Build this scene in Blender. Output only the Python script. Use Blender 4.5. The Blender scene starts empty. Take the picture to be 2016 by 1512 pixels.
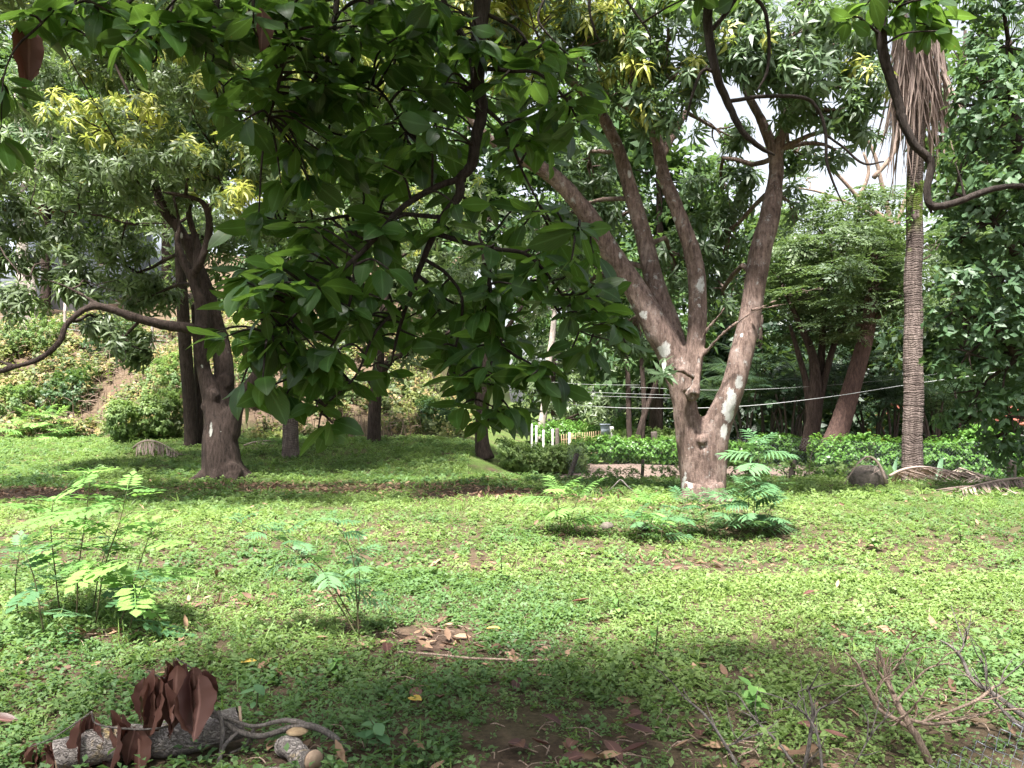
import bpy, math, random
import numpy as np
from mathutils import Vector, Matrix

random.seed(4)
rng = np.random.default_rng(11)
scn = bpy.context.scene
C = scn.collection
PI = math.pi

# ------------------------------------------------------------------ camera, sky, sun, exposure
F = 1600.0
PITCH = math.atan(34.0 / F)
CAMZ = 1.6
cd = bpy.data.cameras.new('camera'); cam = bpy.data.objects.new('camera', cd); C.objects.link(cam)
cam.location = (0, 0, CAMZ); cam.rotation_euler = (PI / 2 + PITCH, 0, 0)
cd.sensor_width = 36; cd.lens = 36 * F / 2016; cd.clip_start = 0.05; cd.clip_end = 3000
scn.camera = cam

SUN_EL = math.radians(67)
SUN_AZ = Vector((-0.34, -0.94, 0)).normalized()      # horizontal direction towards the sun
w = bpy.data.worlds.new('World'); scn.world = w; w.use_nodes = True
nt = w.node_tree; nt.nodes.clear()
sky = nt.nodes.new('ShaderNodeTexSky'); sky.sky_type = 'NISHITA'; sky.sun_disc = False
sky.sun_elevation = SUN_EL; sky.sun_rotation = math.atan2(SUN_AZ.x, SUN_AZ.y)
sky.air_density = 1.0; sky.dust_density = 3.0; sky.ozone_density = 1.0
hs = nt.nodes.new('ShaderNodeHueSaturation'); hs.inputs['Saturation'].default_value = 0.3
bg = nt.nodes.new('ShaderNodeBackground'); bg.inputs['Strength'].default_value = 0.078
wo = nt.nodes.new('ShaderNodeOutputWorld')
nt.links.new(sky.outputs[0], hs.inputs['Color']); nt.links.new(hs.outputs[0], bg.inputs['Color'])
nt.links.new(bg.outputs[0], wo.inputs['Surface'])

sl = bpy.data.lights.new('sun', 'SUN'); sl.energy = 5.0; sl.angle = math.radians(5.0); sl.color = (1.0, 0.965, 0.90)
so = bpy.data.objects.new('sun', sl); C.objects.link(so)
Ldir = Vector((-SUN_AZ.x * math.cos(SUN_EL), -SUN_AZ.y * math.cos(SUN_EL), -math.sin(SUN_EL)))
so.rotation_euler = Ldir.to_track_quat('-Z', 'Y').to_euler(); so.location = (-5, -10, 30)

vs = scn.view_settings
vs.view_transform = 'Standard'; vs.look = 'None'; vs.gamma = 1.0; vs.use_curve_mapping = False
vs.exposure = 2.15
cy = scn.cycles
cy.max_bounces = 5; cy.diffuse_bounces = 3; cy.glossy_bounces = 2; cy.transmission_bounces = 4; cy.adaptive_threshold = .03
cy.transparent_max_bounces = 4; cy.use_denoising = True; cy.caustics_reflective = False; cy.caustics_refractive = False
cy.sample_clamp_indirect = 4.0

# ------------------------------------------------------------------ helpers: places
cp, sp = math.cos(PITCH), math.sin(PITCH)
def W(px, py, d):
    u = (px - 1008.0) / F; v = (756.0 - py) / F
    y = cp - v * sp; z = sp + v * cp
    s = d / y
    return np.array([u * s, d, CAMZ + z * s])
def proj(P):
    P = np.asarray(P, float).reshape(-1, 3)
    y = P[:, 1]; z = P[:, 2] - CAMZ
    f = y * cp + z * sp; v = -y * sp + z * cp
    f = np.where(f < .05, .05, f)
    return 1008 + F * P[:, 0] / f, 756 - F * v / f, f
def sst(a, b, x):
    t = np.clip((np.asarray(x, float) - a) / (b - a), 0, 1); return t * t * (3 - 2 * t)
def _h(i, j, k, s):
    n = (i * 374761393 + j * 668265263 + k * 2147483647 + s * 1274126177) & 0xFFFFFFFF
    n = ((n ^ (n >> 13)) * 1274126177) & 0xFFFFFFFF
    return ((n ^ (n >> 16)) & 0xFFFF) / 65535.0
def vn(P, scale=1.0, seed=0):
    P = np.asarray(P, float).reshape(-1, 3) * scale
    i = np.floor(P).astype(np.int64); f = P - i; f = f * f * (3 - 2 * f)
    r = 0
    for a in (0, 1):
        for b in (0, 1):
            for c in (0, 1):
                wgt = (f[:, 0] if a else 1 - f[:, 0]) * (f[:, 1] if b else 1 - f[:, 1]) * (f[:, 2] if c else 1 - f[:, 2])
                r = r + wgt * _h(i[:, 0] + a, i[:, 1] + b, i[:, 2] + c, seed)
    return r
def vn2(x, y, scale, seed=0):
    x = np.asarray(x, float).ravel(); y = np.asarray(y, float).ravel()
    return vn(np.stack([x, y, np.zeros_like(x) + .37], 1), scale, seed)
def zg(x, y):
    x = np.asarray(x, float); y = np.asarray(y, float); sh = np.broadcast(x, y).shape
    x = np.broadcast_to(x, sh); y = np.broadcast_to(y, sh)
    z = (vn2(x, y, .35, 3) - .5).reshape(sh) * .14 + (vn2(x, y, 1.3, 5) - .5).reshape(sh) * .05
    left = 1 - sst(-2.5, 1.2, x)
    z = z + .42 * sst(16, 24, y) * left
    bl = 1 - sst(-5.5, -1.0, x)
    lum = 1 + (vn2(x, y, .3, 8) - .5).reshape(sh) * .5
    z = z + 4.1 * sst(25.0, 34.5, y + .7 * np.sin(x * .5)) * bl * lum + .24 * np.clip(y - 35, 0, 60) * bl
    right = sst(-1.4, .6, x)
    z = z - .42 * sst(17.0, 18.2, y + .25 * np.sin(x * .9)) * right
    z = z * sst(400, 120, np.hypot(x, y)) if False else z
    return z
def G(px, py):
    d = 2560.0 / max(py - 790.0, 12.0)
    for _ in range(6):
        p = W(px, py, d); g = float(zg(p[0], p[1]))
        d = (CAMZ - g) * F / max(py - 790.0, 12.0)
    p = W(px, py, d); p[2] = float(zg(p[0], p[1])); return p

# ------------------------------------------------------------------ helpers: meshes
def make_mesh(name, V, Q, uv=None, attrs=None, mat=None, smooth=True):
    V = np.asarray(V, np.float32); Q = np.asarray(Q, np.int32)
    me = bpy.data.meshes.new(name)
    me.vertices.add(len(V)); me.vertices.foreach_set('co', V.ravel())
    me.loops.add(Q.size); me.loops.foreach_set('vertex_index', Q.ravel())
    k = Q.shape[1]
    me.polygons.add(len(Q)); me.polygons.foreach_set('loop_start', np.arange(0, Q.size, k, dtype=np.int32))
    if smooth: me.polygons.foreach_set('use_smooth', np.ones(len(Q), bool))
    if uv is not None:
        l = me.uv_layers.new(name='UVMap'); l.data.foreach_set('uv', np.asarray(uv, np.float32)[Q.ravel()].ravel())
    for a, v in (attrs or {}).items():
        at = me.attributes.new(a, 'FLOAT', 'POINT'); at.data.foreach_set('value', np.asarray(v, np.float32))
    me.update(calc_edges=True)
    if mat: me.materials.append(mat)
    return me
def ob(name, me, root=None, kind=None, label=None, cat=None, group=None):
    o = bpy.data.objects.new(name, me); C.objects.link(o)
    if root is not None:
        o.parent = root; o.matrix_parent_inverse = Matrix.Translation(-root.location)
    if kind: o['kind'] = kind
    if label: o['label'] = label
    if cat: o['category'] = cat
    if group: o['group'] = group
    return o
def thing(name, label, cat, loc, group=None):
    o = bpy.data.objects.new(name, None); C.objects.link(o); o.location = tuple(float(a) for a in loc)
    o.empty_display_size = .1
    o['label'] = label; o['category'] = cat
    if group: o['group'] = group
    return o
def join(parts):
    V, Q, U, n = [], [], [], 0
    for p in parts:
        V.append(p[0]); Q.append(p[1] + n); n += len(p[0])
        U.append(p[2] if len(p) > 2 else np.zeros((len(p[0]), 2)))
    return np.concatenate(V), np.concatenate(Q), np.concatenate(U)
def xf(t, R=None, T=(0, 0, 0)):
    V = t[0] if R is None else t[0] @ np.asarray(R).T
    return (V + np.asarray(T), t[1], t[2])
def nrm(a):
    a = np.asarray(a, float); return a / np.maximum(np.linalg.norm(a, axis=-1, keepdims=True), 1e-9)
def frames(axis, roll, which='z', up=None):
    """rotation matrices whose local z (or x) column is axis; for 'x' the local z column looks up, rolled by roll"""
    a = nrm(axis).reshape(-1, 3); n = len(a)
    ref = np.tile([0., 0, 1], (n, 1)) if which == 'x' else np.tile([1., 0, 0], (n, 1))
    bad = np.abs((a * ref).sum(1)) > .97
    ref[bad] = [.3, .9, .1]
    if which == 'x':
        y = nrm(np.cross(ref, a)); z = np.cross(a, y)
        c, s = np.cos(roll)[:, None], np.sin(roll)[:, None]
        y2 = y * c + z * s; z2 = -y * s + z * c
        return np.stack([a, y2, z2], 2)
    y = nrm(np.cross(a, ref)); x = np.cross(y, a)
    c, s = np.cos(roll)[:, None], np.sin(roll)[:, None]
    return np.stack([x * c + y * s, -x * s + y * c, a], 2)
def stamp(tpls, idx, T, R, S, attrs):
    Vs, Qs, Us, A, off = [], [], [], {k: [] for k in attrs}, 0
    S = np.broadcast_to(np.asarray(S, float), (len(T),))
    for ti, (v, q, u) in enumerate(tpls):
        m = np.nonzero(idx == ti)[0]
        if not len(m): continue
        X = np.einsum('nij,vj->nvi', R[m], v) * S[m, None, None] + T[m][:, None, :]
        nv = len(v)
        Vs.append(X.reshape(-1, 3))
        Qs.append((q[None] + (np.arange(len(m)) * nv)[:, None, None]).reshape(-1, 4) + off); off += nv * len(m)
        Us.append(np.tile(u, (len(m), 1)))
        for k in attrs: A[k].append(np.repeat(attrs[k][m], nv))
    return np.concatenate(Vs), np.concatenate(Qs), np.concatenate(Us), {k: np.concatenate(A[k]) for k in attrs}
def crm(P, sub=5):
    P = np.asarray(P, float)
    if len(P) < 3 or sub < 2:
        t = np.linspace(0, 1, sub * (len(P) - 1) + 1)
        k = np.linspace(0, 1, len(P)); return np.stack([np.interp(t, k, P[:, c]) for c in range(P.shape[1])], 1)
    Q = np.vstack([2 * P[0] - P[1], P, 2 * P[-1] - P[-2]]); out = []
    for i in range(1, len(Q) - 2):
        a, b, c, d = Q[i - 1], Q[i], Q[i + 1], Q[i + 2]
        for t in np.linspace(0, 1, sub, endpoint=False):
            out.append(.5 * (2 * b + (c - a) * t + (2 * a - 5 * b + 4 * c - d) * t * t + (3 * b - a - 3 * c + d) * t ** 3))
    out.append(P[-1]); return np.array(out)
def tube(P, r, n=8, sub=4, wob=0.0, cap=True):
    P = np.asarray(P, float); r = np.broadcast_to(np.asarray(r, float), (len(P),))
    D = crm(np.column_stack([P, r]), sub); P, r = D[:, :3], np.maximum(D[:, 3], .0004)
    if wob: P = P + (rng.random(P.shape) - .5) * wob * r[:, None]
    t = nrm(np.gradient(P, axis=0)); m = len(P)
    ref = np.array([1., 0, 0]) if abs(t[0, 0]) < .8 else np.array([0, 1., 0])
    nn = []
    x = nrm(np.cross(t[0], ref))
    for i in range(m):
        x = nrm(x - t[i] * (x @ t[i])); nn.append(x)
    X = np.array(nn); Y = np.cross(t, X)
    a = np.linspace(0, 2 * PI, n, endpoint=False)
    ring = X[:, None] * np.cos(a)[None, :, None] + Y[:, None] * np.sin(a)[None, :, None]
    rr = r[:, None] * np.ones(n)
    if wob: rr = rr * (1 + (rng.random((m, n)) - .5) * wob * .5)
    V = (P[:, None] + ring * rr[:, :, None]).reshape(-1, 3)
    i = np.arange(m - 1)[:, None] * n; j = np.arange(n)[None]; j2 = (j + 1) % n
    Q = np.stack([i + j, i + j2, i + n + j2, i + n + j], 2).reshape(-1, 4)
    U = np.stack([np.repeat(np.linspace(0, 1, m), n), np.tile(np.linspace(0, 1, n), m)], 1)
    if cap:
        V = np.vstack([V, P[:1], P[-1:]]); U = np.vstack([U, [[0, 0]], [[1, 0]]])
        b0, b1 = m * n, m * n + 1; cq = []
        for k in range(0, n, 2):
            cq.append([b0, (k + 2) % n, (k + 1) % n, k]); e = (m - 1) * n
            cq.append([b1, e + k, e + (k + 1) % n, e + (k + 2) % n])
        Q = np.vstack([Q, cq])
    return V, Q, U
def box(c, s, rz=0.0):
    c = np.asarray(c, float); s = np.asarray(s, float) / 2
    v = np.array([[x, y, z] for x in (-1, 1) for y in (-1, 1) for z in (-1, 1)], float) * s
    cs, sn = math.cos(rz), math.sin(rz)
    v = v @ np.array([[cs, -sn, 0], [sn, cs, 0], [0, 0, 1]]).T + c
    q = np.array([[0, 1, 3, 2], [4, 6, 7, 5], [0, 4, 5, 1], [2, 3, 7, 6], [0, 2, 6, 4], [1, 5, 7, 3]])
    return v, q, np.zeros((8, 2))
def leaf(L, Wd, seg=3, fold=.15, droop=.6, peak=.9, flat=False, stalk=0.0, curl=0.0, twist=0.0):
    if seg == 1:     # a kite, for leaves of a few pixels
        return (np.array([[stalk, 0, 0], [stalk + L * .45, Wd * .5, fold * Wd], [stalk + L * math.cos(droop * .5), 0, -L * math.sin(droop * .5)], [stalk + L * .45, -Wd * .5, fold * Wd]]),
                np.array([[0, 3, 2, 1]]), np.array([[0, .5], [.5, 1], [1, .5], [.5, 0]]))
    t = np.linspace(0, 1, seg + 1); wd = Wd * .5 * np.maximum(np.sin(PI * t ** peak), 0) ** .85
    wd[0] = max(wd[0], Wd * .05); wd[-1] = Wd * .02
    ang = -droop * t; dx = np.cos(ang) * L / seg; dz = np.sin(ang) * L / seg
    x = stalk + np.concatenate([[0], np.cumsum((dx[:-1] + dx[1:]) / 2)]); z = np.concatenate([[0], np.cumsum((dz[:-1] + dz[1:]) / 2)])
    rows = []; uv = []
    sides = (-1, 1) if flat else (-1, 0, 1)
    for i in range(seg + 1):
        for s in sides:
            y = s * wd[i] * (1 - .5 * curl * abs(s)); zz = z[i] + abs(s) * wd[i] * (fold + curl)
            if twist: c, n_ = math.cos(twist * t[i]), math.sin(twist * t[i]); y, zz = y * c, zz + y * n_
            rows.append([x[i], y, zz]); uv.append([t[i], .5 + .5 * s])
    k = len(sides); q = []
    for i in range(seg):
        for j in range(k - 1):
            a = i * k + j; q.append([a, a + k, a + k + 1, a + 1])
    return np.array(rows), np.array(q), np.array(uv)
def rot(yaw, pitch, roll=0.0):
    """local x turned by yaw round z and raised by pitch"""
    cy_, sy_ = math.cos(yaw), math.sin(yaw); cq, sq = math.cos(pitch), math.sin(pitch); cr, sr = math.cos(roll), math.sin(roll)
    Rz = np.array([[cy_, -sy_, 0], [sy_, cy_, 0], [0, 0, 1]]); Ry = np.array([[cq, 0, -sq], [0, 1, 0], [sq, 0, cq]])
    Rx = np.array([[1, 0, 0], [0, cr, -sr], [0, sr, cr]])
    return Rz @ Ry @ Rx

# ------------------------------------------------------------------ materials
def newmat(name):
    m = bpy.data.materials.new(name); m.use_nodes = True; n = m.node_tree.nodes; n.clear()
    return m, n, m.node_tree.links
def rgb(c): return (c[0], c[1], c[2], 1)
def mixc(n, l, fac, a, b, mode='MIX'):
    x = n.new('ShaderNodeMix'); x.data_type = 'RGBA'; x.blend_type = mode
    for s, v in ((0, fac), (6, a), (7, b)):
        if hasattr(v, 'links'): l.new(v, x.inputs[s])
        elif isinstance(v, (int, float)): x.inputs[s].default_value = v
        else: x.inputs[s].default_value = rgb(v)
    return x.outputs[2]
def ramp(n, l, src, lo, hi):
    r = n.new('ShaderNodeMapRange'); r.inputs[1].default_value = lo; r.inputs[2].default_value = hi
    l.new(src, r.inputs[0]); return r.outputs[0]
def noise(n, l, vec, scale, detail=4, rough=.55):
    t = n.new('ShaderNodeTexNoise'); t.inputs['Scale'].default_value = scale; t.inputs['Detail'].default_value = detail
    t.inputs['Roughness'].default_value = rough
    if vec is not None: l.new(vec, t.inputs['Vector'])
    return t.outputs['Fac']
def leaf_mat(name, dark, light, young=None, rough=.42, trans=.32, objrand=False, rib=.25, spec=.35, tcol=None, veins=False):
    m, n, l = newmat(name)
    if objrand: oi = n.new('ShaderNodeObjectInfo'); f = oi.outputs['Random']
    else:
        at = n.new('ShaderNodeAttribute'); at.attribute_name = 'rnd'; f = at.outputs['Fac']
    col = mixc(n, l, f, dark, light)
    if young is not None:
        ay = n.new('ShaderNodeAttribute'); ay.attribute_name = 'young'; col = mixc(n, l, ay.outputs['Fac'], col, young)
    if rib:
        uv = n.new('ShaderNodeUVMap'); sx = n.new('ShaderNodeSeparateXYZ'); l.new(uv.outputs[0], sx.inputs[0])
        a = n.new('ShaderNodeMath'); a.operation = 'SUBTRACT'; a.inputs[1].default_value = .5; l.new(sx.outputs[1], a.inputs[0])
        b = n.new('ShaderNodeMath'); b.operation = 'ABSOLUTE'; l.new(a.outputs[0], b.inputs[0])
        r = ramp(n, l, b.outputs[0], .07, .02)
        mm = n.new('ShaderNodeMath'); mm.operation = 'MULTIPLY'; mm.inputs[1].default_value = rib; l.new(r, mm.inputs[0])
        col = mixc(n, l, mm.outputs[0], col, [min(1, c * 2.2 + .06) for c in light])
        if veins:
            s1 = n.new('ShaderNodeMath'); s1.operation = 'MULTIPLY'; s1.inputs[1].default_value = 1.1; l.new(b.outputs[0], s1.inputs[0])
            s2 = n.new('ShaderNodeMath'); s2.operation = 'SUBTRACT'; l.new(sx.outputs[0], s2.inputs[0]); l.new(s1.outputs[0], s2.inputs[1])
            s3 = n.new('ShaderNodeMath'); s3.operation = 'MULTIPLY'; s3.inputs[1].default_value = 55; l.new(s2.outputs[0], s3.inputs[0])
            s4 = n.new('ShaderNodeMath'); s4.operation = 'SINE'; l.new(s3.outputs[0], s4.inputs[0])
            s5 = ramp(n, l, s4.outputs[0], .8, 1.0)
            s6 = n.new('ShaderNodeMath'); s6.operation = 'MULTIPLY'; s6.inputs[1].default_value = .3; l.new(s5, s6.inputs[0])
            col = mixc(n, l, s6.outputs[0], col, [min(1, c * 1.7 + .02) for c in light])
    if veins:
      tc = n.new('ShaderNodeTexCoord')
      sp_ = noise(n, l, tc.outputs['Object'], 60, 3, .6); col = mixc(n, l, ramp(n, l, sp_, .68, .74), col, (.12, .09, .03))
      nz = noise(n, l, tc.outputs['Object'], 9, 2)
      col = mixc(n, l, .22, col, mixc(n, l, ramp(n, l, nz, .35, .65), (.25, .3, .25), (1., 1., .8)), 'OVERLAY')
    p = n.new('ShaderNodeBsdfPrincipled'); l.new(col, p.inputs['Base Color']); p.inputs['Roughness'].default_value = rough
    p.inputs['Specular IOR Level'].default_value = spec
    tr = n.new('ShaderNodeBsdfTranslucent'); l.new(mixc(n, l, .75 if tcol else .45, col, tcol or (.20, .32, .03), 'MIX' if tcol else 'ADD'), tr.inputs['Color'])
    ms = n.new('ShaderNodeMixShader'); ms.inputs[0].default_value = trans
    l.new(p.outputs[0], ms.inputs[1]); l.new(tr.outputs[0], ms.inputs[2])
    o = n.new('ShaderNodeOutputMaterial'); l.new(ms.outputs[0], o.inputs[0]); return m
def bark_mat(name, c1, c2, lich=(.45, .45, .43), lichen=.0, scale=1.0, bump=.9, moss=None, rings=0.0, blotch=None):
    m, n, l = newmat(name); tc = n.new('ShaderNodeTexCoord'); v = tc.outputs['Object']
    mp = n.new('ShaderNodeMapping'); mp.inputs['Scale'].default_value = (1, 1, .22); l.new(v, mp.inputs[0])
    a = noise(n, l, mp.outputs[0], 22 * scale, 6, .75); b = noise(n, l, v, 2.0 * scale, 4, .6)
    col = mixc(n, l, ramp(n, l, a, .36, .64), [c * .6 for c in c1], c2)
    col = mixc(n, l, ramp(n, l, b, .42, .7), col, mixc(n, l, .5, [c * .5 for c in c1], col))
    fine = noise(n, l, v, 55 * scale, 3, .7)
    if blotch:
        bb = noise(n, l, v, 3.2, 6, .75); fb_ = n.new('ShaderNodeMath'); fb_.operation = 'MULTIPLY'; fb_.inputs[1].default_value = .7; l.new(ramp(n, l, bb, .50, .66), fb_.inputs[0]); col = mixc(n, l, fb_.outputs[0], col, mixc(n, l, ramp(n, l, a, .35, .65), [c * .6 for c in blotch], blotch))
    if lichen:
        s = noise(n, l, v, 6.5 * scale, 6, .75)
        thr = .73 - lichen * .17
        col = mixc(n, l, ramp(n, l, s, thr, thr + .1), col, [c * .7 for c in lich])
        col = mixc(n, l, ramp(n, l, fine, .68, .78), col, [c * .7 for c in lich])
        at = n.new('ShaderNodeAttribute'); at.attribute_name = 'lichen'
        f3 = n.new('ShaderNodeMath'); f3.operation = 'MULTIPLY_ADD'; f3.inputs[1].default_value = 1.6; l.new(s, f3.inputs[0]); f3.inputs[2].default_value = -.8
        f4 = n.new('ShaderNodeMath'); f4.operation = 'MULTIPLY_ADD'; f4.inputs[1].default_value = .9; l.new(fine, f4.inputs[0]); l.new(f3.outputs[0], f4.inputs[2])
        f5 = n.new('ShaderNodeMath'); f5.operation = 'ADD'; l.new(at.outputs['Fac'], f5.inputs[0]); l.new(f4.outputs[0], f5.inputs[1])
        col = mixc(n, l, ramp(n, l, f5.outputs[0], 1.0, 1.32), col, mixc(n, l, ramp(n, l, a, .3, .7), [c * .75 for c in lich], [c * 1.25 for c in lich]))
    if moss:
        at = n.new('ShaderNodeAttribute'); at.attribute_name = 'moss'
        col = mixc(n, l, at.outputs['Fac'], col, moss)
    hsum = n.new('ShaderNodeMath'); hsum.operation = 'ADD'; l.new(a, hsum.inputs[0])
    f2 = n.new('ShaderNodeMath'); f2.operation = 'MULTIPLY'; f2.inputs[1].default_value = .4; l.new(fine, f2.inputs[0]); l.new(f2.outputs[0], hsum.inputs[1])
    hh = hsum.outputs[0]
    if rings:
        wv = n.new('ShaderNodeTexWave'); wv.wave_type = 'BANDS'; wv.bands_direction = 'Z'; wv.inputs['Scale'].default_value = rings
        wv.inputs['Distortion'].default_value = 14; wv.inputs['Detail'].default_value = 5; wv.inputs['Detail Scale'].default_value = .6; l.new(v, wv.inputs[0])
        rm = n.new('ShaderNodeMath'); rm.operation = 'MULTIPLY'; l.new(ramp(n, l, wv.outputs['Fac'], .5, -.2), rm.inputs[0]); l.new(ramp(n, l, b, .3, .6), rm.inputs[1])
        col = mixc(n, l, rm.outputs[0], col, [c * .4 for c in c1])
        st = n.new('ShaderNodeMapping'); st.inputs['Scale'].default_value = (6, 6, .25); l.new(v, st.inputs[0])
        sn = noise(n, l, st.outputs[0], 1.5, 4, .6); col = mixc(n, l, ramp(n, l, sn, .5, .68), col, [c * .5 for c in c1])
        h3 = n.new('ShaderNodeMath'); h3.operation = 'ADD'; l.new(hh, h3.inputs[0]); l.new(rm.outputs[0], h3.inputs[1]); h3.operation = 'SUBTRACT'; hh = h3.outputs[0]
    bp = n.new('ShaderNodeBump'); bp.inputs['Strength'].default_value = bump; bp.inputs['Distance'].default_value = .04 / scale; l.new(hh, bp.inputs['Height'])
    p = n.new('ShaderNodeBsdfPrincipled'); l.new(col, p.inputs['Base Color']); p.inputs['Roughness'].default_value = .9
    p.inputs['Specular IOR Level'].default_value = .2; l.new(bp.outputs[0], p.inputs['Normal'])
    o = n.new('ShaderNodeOutputMaterial'); l.new(p.outputs[0], o.inputs[0]); return m
def plain_mat(name, c1, c2=None, rough=.8, scale=12, bump=.2, metal=0.0):
    m, n, l = newmat(name); tc = n.new('ShaderNodeTexCoord'); v = tc.outputs['Object']
    a = noise(n, l, v, scale, 5, .65); c2 = c2 or [c * .6 for c in c1]
    col = mixc(n, l, ramp(n, l, a, .35, .7), c1, c2)
    bp = n.new('ShaderNodeBump'); bp.inputs['Strength'].default_value = bump; bp.inputs['Distance'].default_value = .02; l.new(a, bp.inputs['Height'])
    p = n.new('ShaderNodeBsdfPrincipled'); l.new(col, p.inputs['Base Color']); p.inputs['Roughness'].default_value = rough; p.inputs['Metallic'].default_value = metal
    p.inputs['Specular IOR Level'].default_value = .3; l.new(bp.outputs[0], p.inputs['Normal'])
    o = n.new('ShaderNodeOutputMaterial'); l.new(p.outputs[0], o.inputs[0]); return m

M = {}
M['mango'] = leaf_mat('mango_leaf', (.036, .072, .034), (.10, .155, .068), young=(.40, .40, .075), rough=.48, trans=.32, spec=.6)
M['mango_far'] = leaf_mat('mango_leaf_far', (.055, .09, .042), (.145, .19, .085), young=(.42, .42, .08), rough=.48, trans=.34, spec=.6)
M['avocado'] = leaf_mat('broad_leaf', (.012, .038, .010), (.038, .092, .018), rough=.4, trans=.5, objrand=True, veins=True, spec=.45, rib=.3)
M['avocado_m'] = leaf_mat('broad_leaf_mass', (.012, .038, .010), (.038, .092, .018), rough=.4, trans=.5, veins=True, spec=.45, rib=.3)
M['vine'] = leaf_mat('vine_leaf', (.03, .065, .032), (.07, .13, .055), rough=.5, trans=.28, spec=.45)
M['feather'] = leaf_mat('feathery_leaf', (.04, .07, .034), (.10, .14, .06), rough=.5, trans=.28, rib=0)
M['far'] = leaf_mat('far_leaf', (.03, .07, .028), (.08, .14, .045), rough=.5, trans=.3, rib=0)
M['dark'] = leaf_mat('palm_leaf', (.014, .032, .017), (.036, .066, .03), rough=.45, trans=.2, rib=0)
M['hedge'] = leaf_mat('hedge_leaf', (.05, .13, .025), (.13, .26, .05), rough=.4, trans=.3, rib=0)
M['weed'] = leaf_mat('weed_leaf', (.07, .13, .045), (.215, .295, .095), young=(.08, .165, .065), rough=.55, trans=.38, rib=0)
M['grass'] = leaf_mat('grass_blade', (.08, .15, .03), (.20, .29, .07), rough=.5, trans=.3, rib=0)
M['bank'] = leaf_mat('bank_leaf', (.055, .085, .028), (.18, .195, .052), young=(.30, .22, .10), rough=.55, trans=.3, rib=0)
M['sap_lime'] = leaf_mat('seedling_lime', (.10, .22, .06), (.22, .38, .10), rough=.45, trans=.35, rib=0, objrand=True)
M['sap_blue'] = leaf_mat('seedling_bluish', (.06, .14, .06), (.115, .22, .10), rough=.5, trans=.3, rib=0, objrand=True)
M['dead'] = leaf_mat('dead_leaf', (.05, .02, .018), (.13, .06, .045), rough=.5, trans=.1, objrand=True, tcol=(.2, .06, .03), rib=.35)
M['dry'] = leaf_mat('dry_litter', (.10, .055, .035), (.30, .19, .12), rough=.7, trans=.08, tcol=(.2, .1, .05), rib=0)
M['frond_dead'] = leaf_mat('dead_frond', (.13, .09, .075), (.38, .29, .25), rough=.7, trans=.1, tcol=(.3, .2, .12), rib=0)
M['yellow'] = leaf_mat('yellow_leaf', (.45, .30, .06), (.5, .36, .1), rough=.5, trans=.15, objrand=True, tcol=(.5, .35, .05))
M['bark_mango'] = bark_mat('mango_bark', (.088, .057, .048), (.22, .155, .13), lichen=.85, lich=(.43, .425, .41), blotch=(.33, .25, .22))
M['bark_dark'] = bark_mat('dark_bark', (.033, .023, .019), (.078, .055, .046), lichen=.28, lich=(.35, .35, .32))
M['bark_fore'] = bark_mat('twig_bark', (.025, .018, .015), (.06, .047, .042), lichen=.2, lich=(.2, .19, .17), scale=4)
M['bark_pale'] = bark_mat('pale_bark', (.42, .34, .31), (.55, .48, .44), lichen=.2)
M['bark_tan'] = bark_mat('tan_bark', (.20, .14, .11), (.32, .24, .19))
M['bark_red'] = bark_mat('reddish_bark', (.07, .041, .035), (.125, .077, .064), lichen=.0)
M['bark_palm'] = bark_mat('palm_bark', (.13, .095, .085), (.26, .205, .185), moss=(.10, .14, .02), rings=6.5)
def log_mat():
    m, n, l = newmat('log_bark'); tc = n.new('ShaderNodeTexCoord'); v = tc.outputs['Object']
    nz = n.new('ShaderNodeTexNoise'); nz.inputs['Scale'].default_value = 14; nz.inputs['Detail'].default_value = 5; l.new(v, nz.inputs['Vector'])
    ad = n.new('ShaderNodeVectorMath'); ad.operation = 'MULTIPLY_ADD'; ad.inputs[1].default_value = (.12, .12, .12); l.new(nz.outputs['Color'], ad.inputs[0]); l.new(v, ad.inputs[2])
    mp = n.new('ShaderNodeMapping'); mp.inputs['Rotation'].default_value = (0, 0, -.35); mp.inputs['Scale'].default_value = (9, 70, 70); l.new(ad.outputs[0], mp.inputs[0])
    vo = n.new('ShaderNodeTexVoronoi'); vo.feature = 'DISTANCE_TO_EDGE'; vo.inputs['Scale'].default_value = 1.0; l.new(mp.outputs[0], vo.inputs['Vector'])
    e = ramp(n, l, vo.outputs['Distance'], -.10, .14); f = noise(n, l, v, 70, 4, .7); g_ = noise(n, l, v, 9, 3)
    col = mixc(n, l, ramp(n, l, f, .3, .7), (.15, .125, .115), (.33, .29, .27)); col = mixc(n, l, ramp(n, l, g_, .6, .72), col, (.42, .30, .12)); col = mixc(n, l, e, (.07, .055, .05), col)
    bp = n.new('ShaderNodeBump'); bp.inputs['Strength'].default_value = 1.0; bp.inputs['Distance'].default_value = .012; l.new(e, bp.inputs['Height'])
    p = n.new('ShaderNodeBsdfPrincipled'); l.new(col, p.inputs['Base Color']); p.inputs['Roughness'].default_value = .9; l.new(bp.outputs[0], p.inputs['Normal'])
    o = n.new('ShaderNodeOutputMaterial'); l.new(p.outputs[0], o.inputs[0]); return m
M['log'] = log_mat()
M['twig'] = bark_mat('dry_twig', (.24, .165, .13), (.46, .34, .27), scale=5)
M['twig_grey'] = bark_mat('grey_twig', (.10, .085, .08), (.22, .19, .175), scale=5)
M['stem'] = plain_mat('green_stem', (.08, .10, .04), (.10, .06, .04), scale=20)
M['fresh'] = plain_mat('cut_wood', (.42, .30, .22), (.30, .2, .14), scale=30)
M['white'] = plain_mat('white_paint', (.72, .70, .70), (.5, .47, .45), rough=.7, scale=6)
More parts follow.
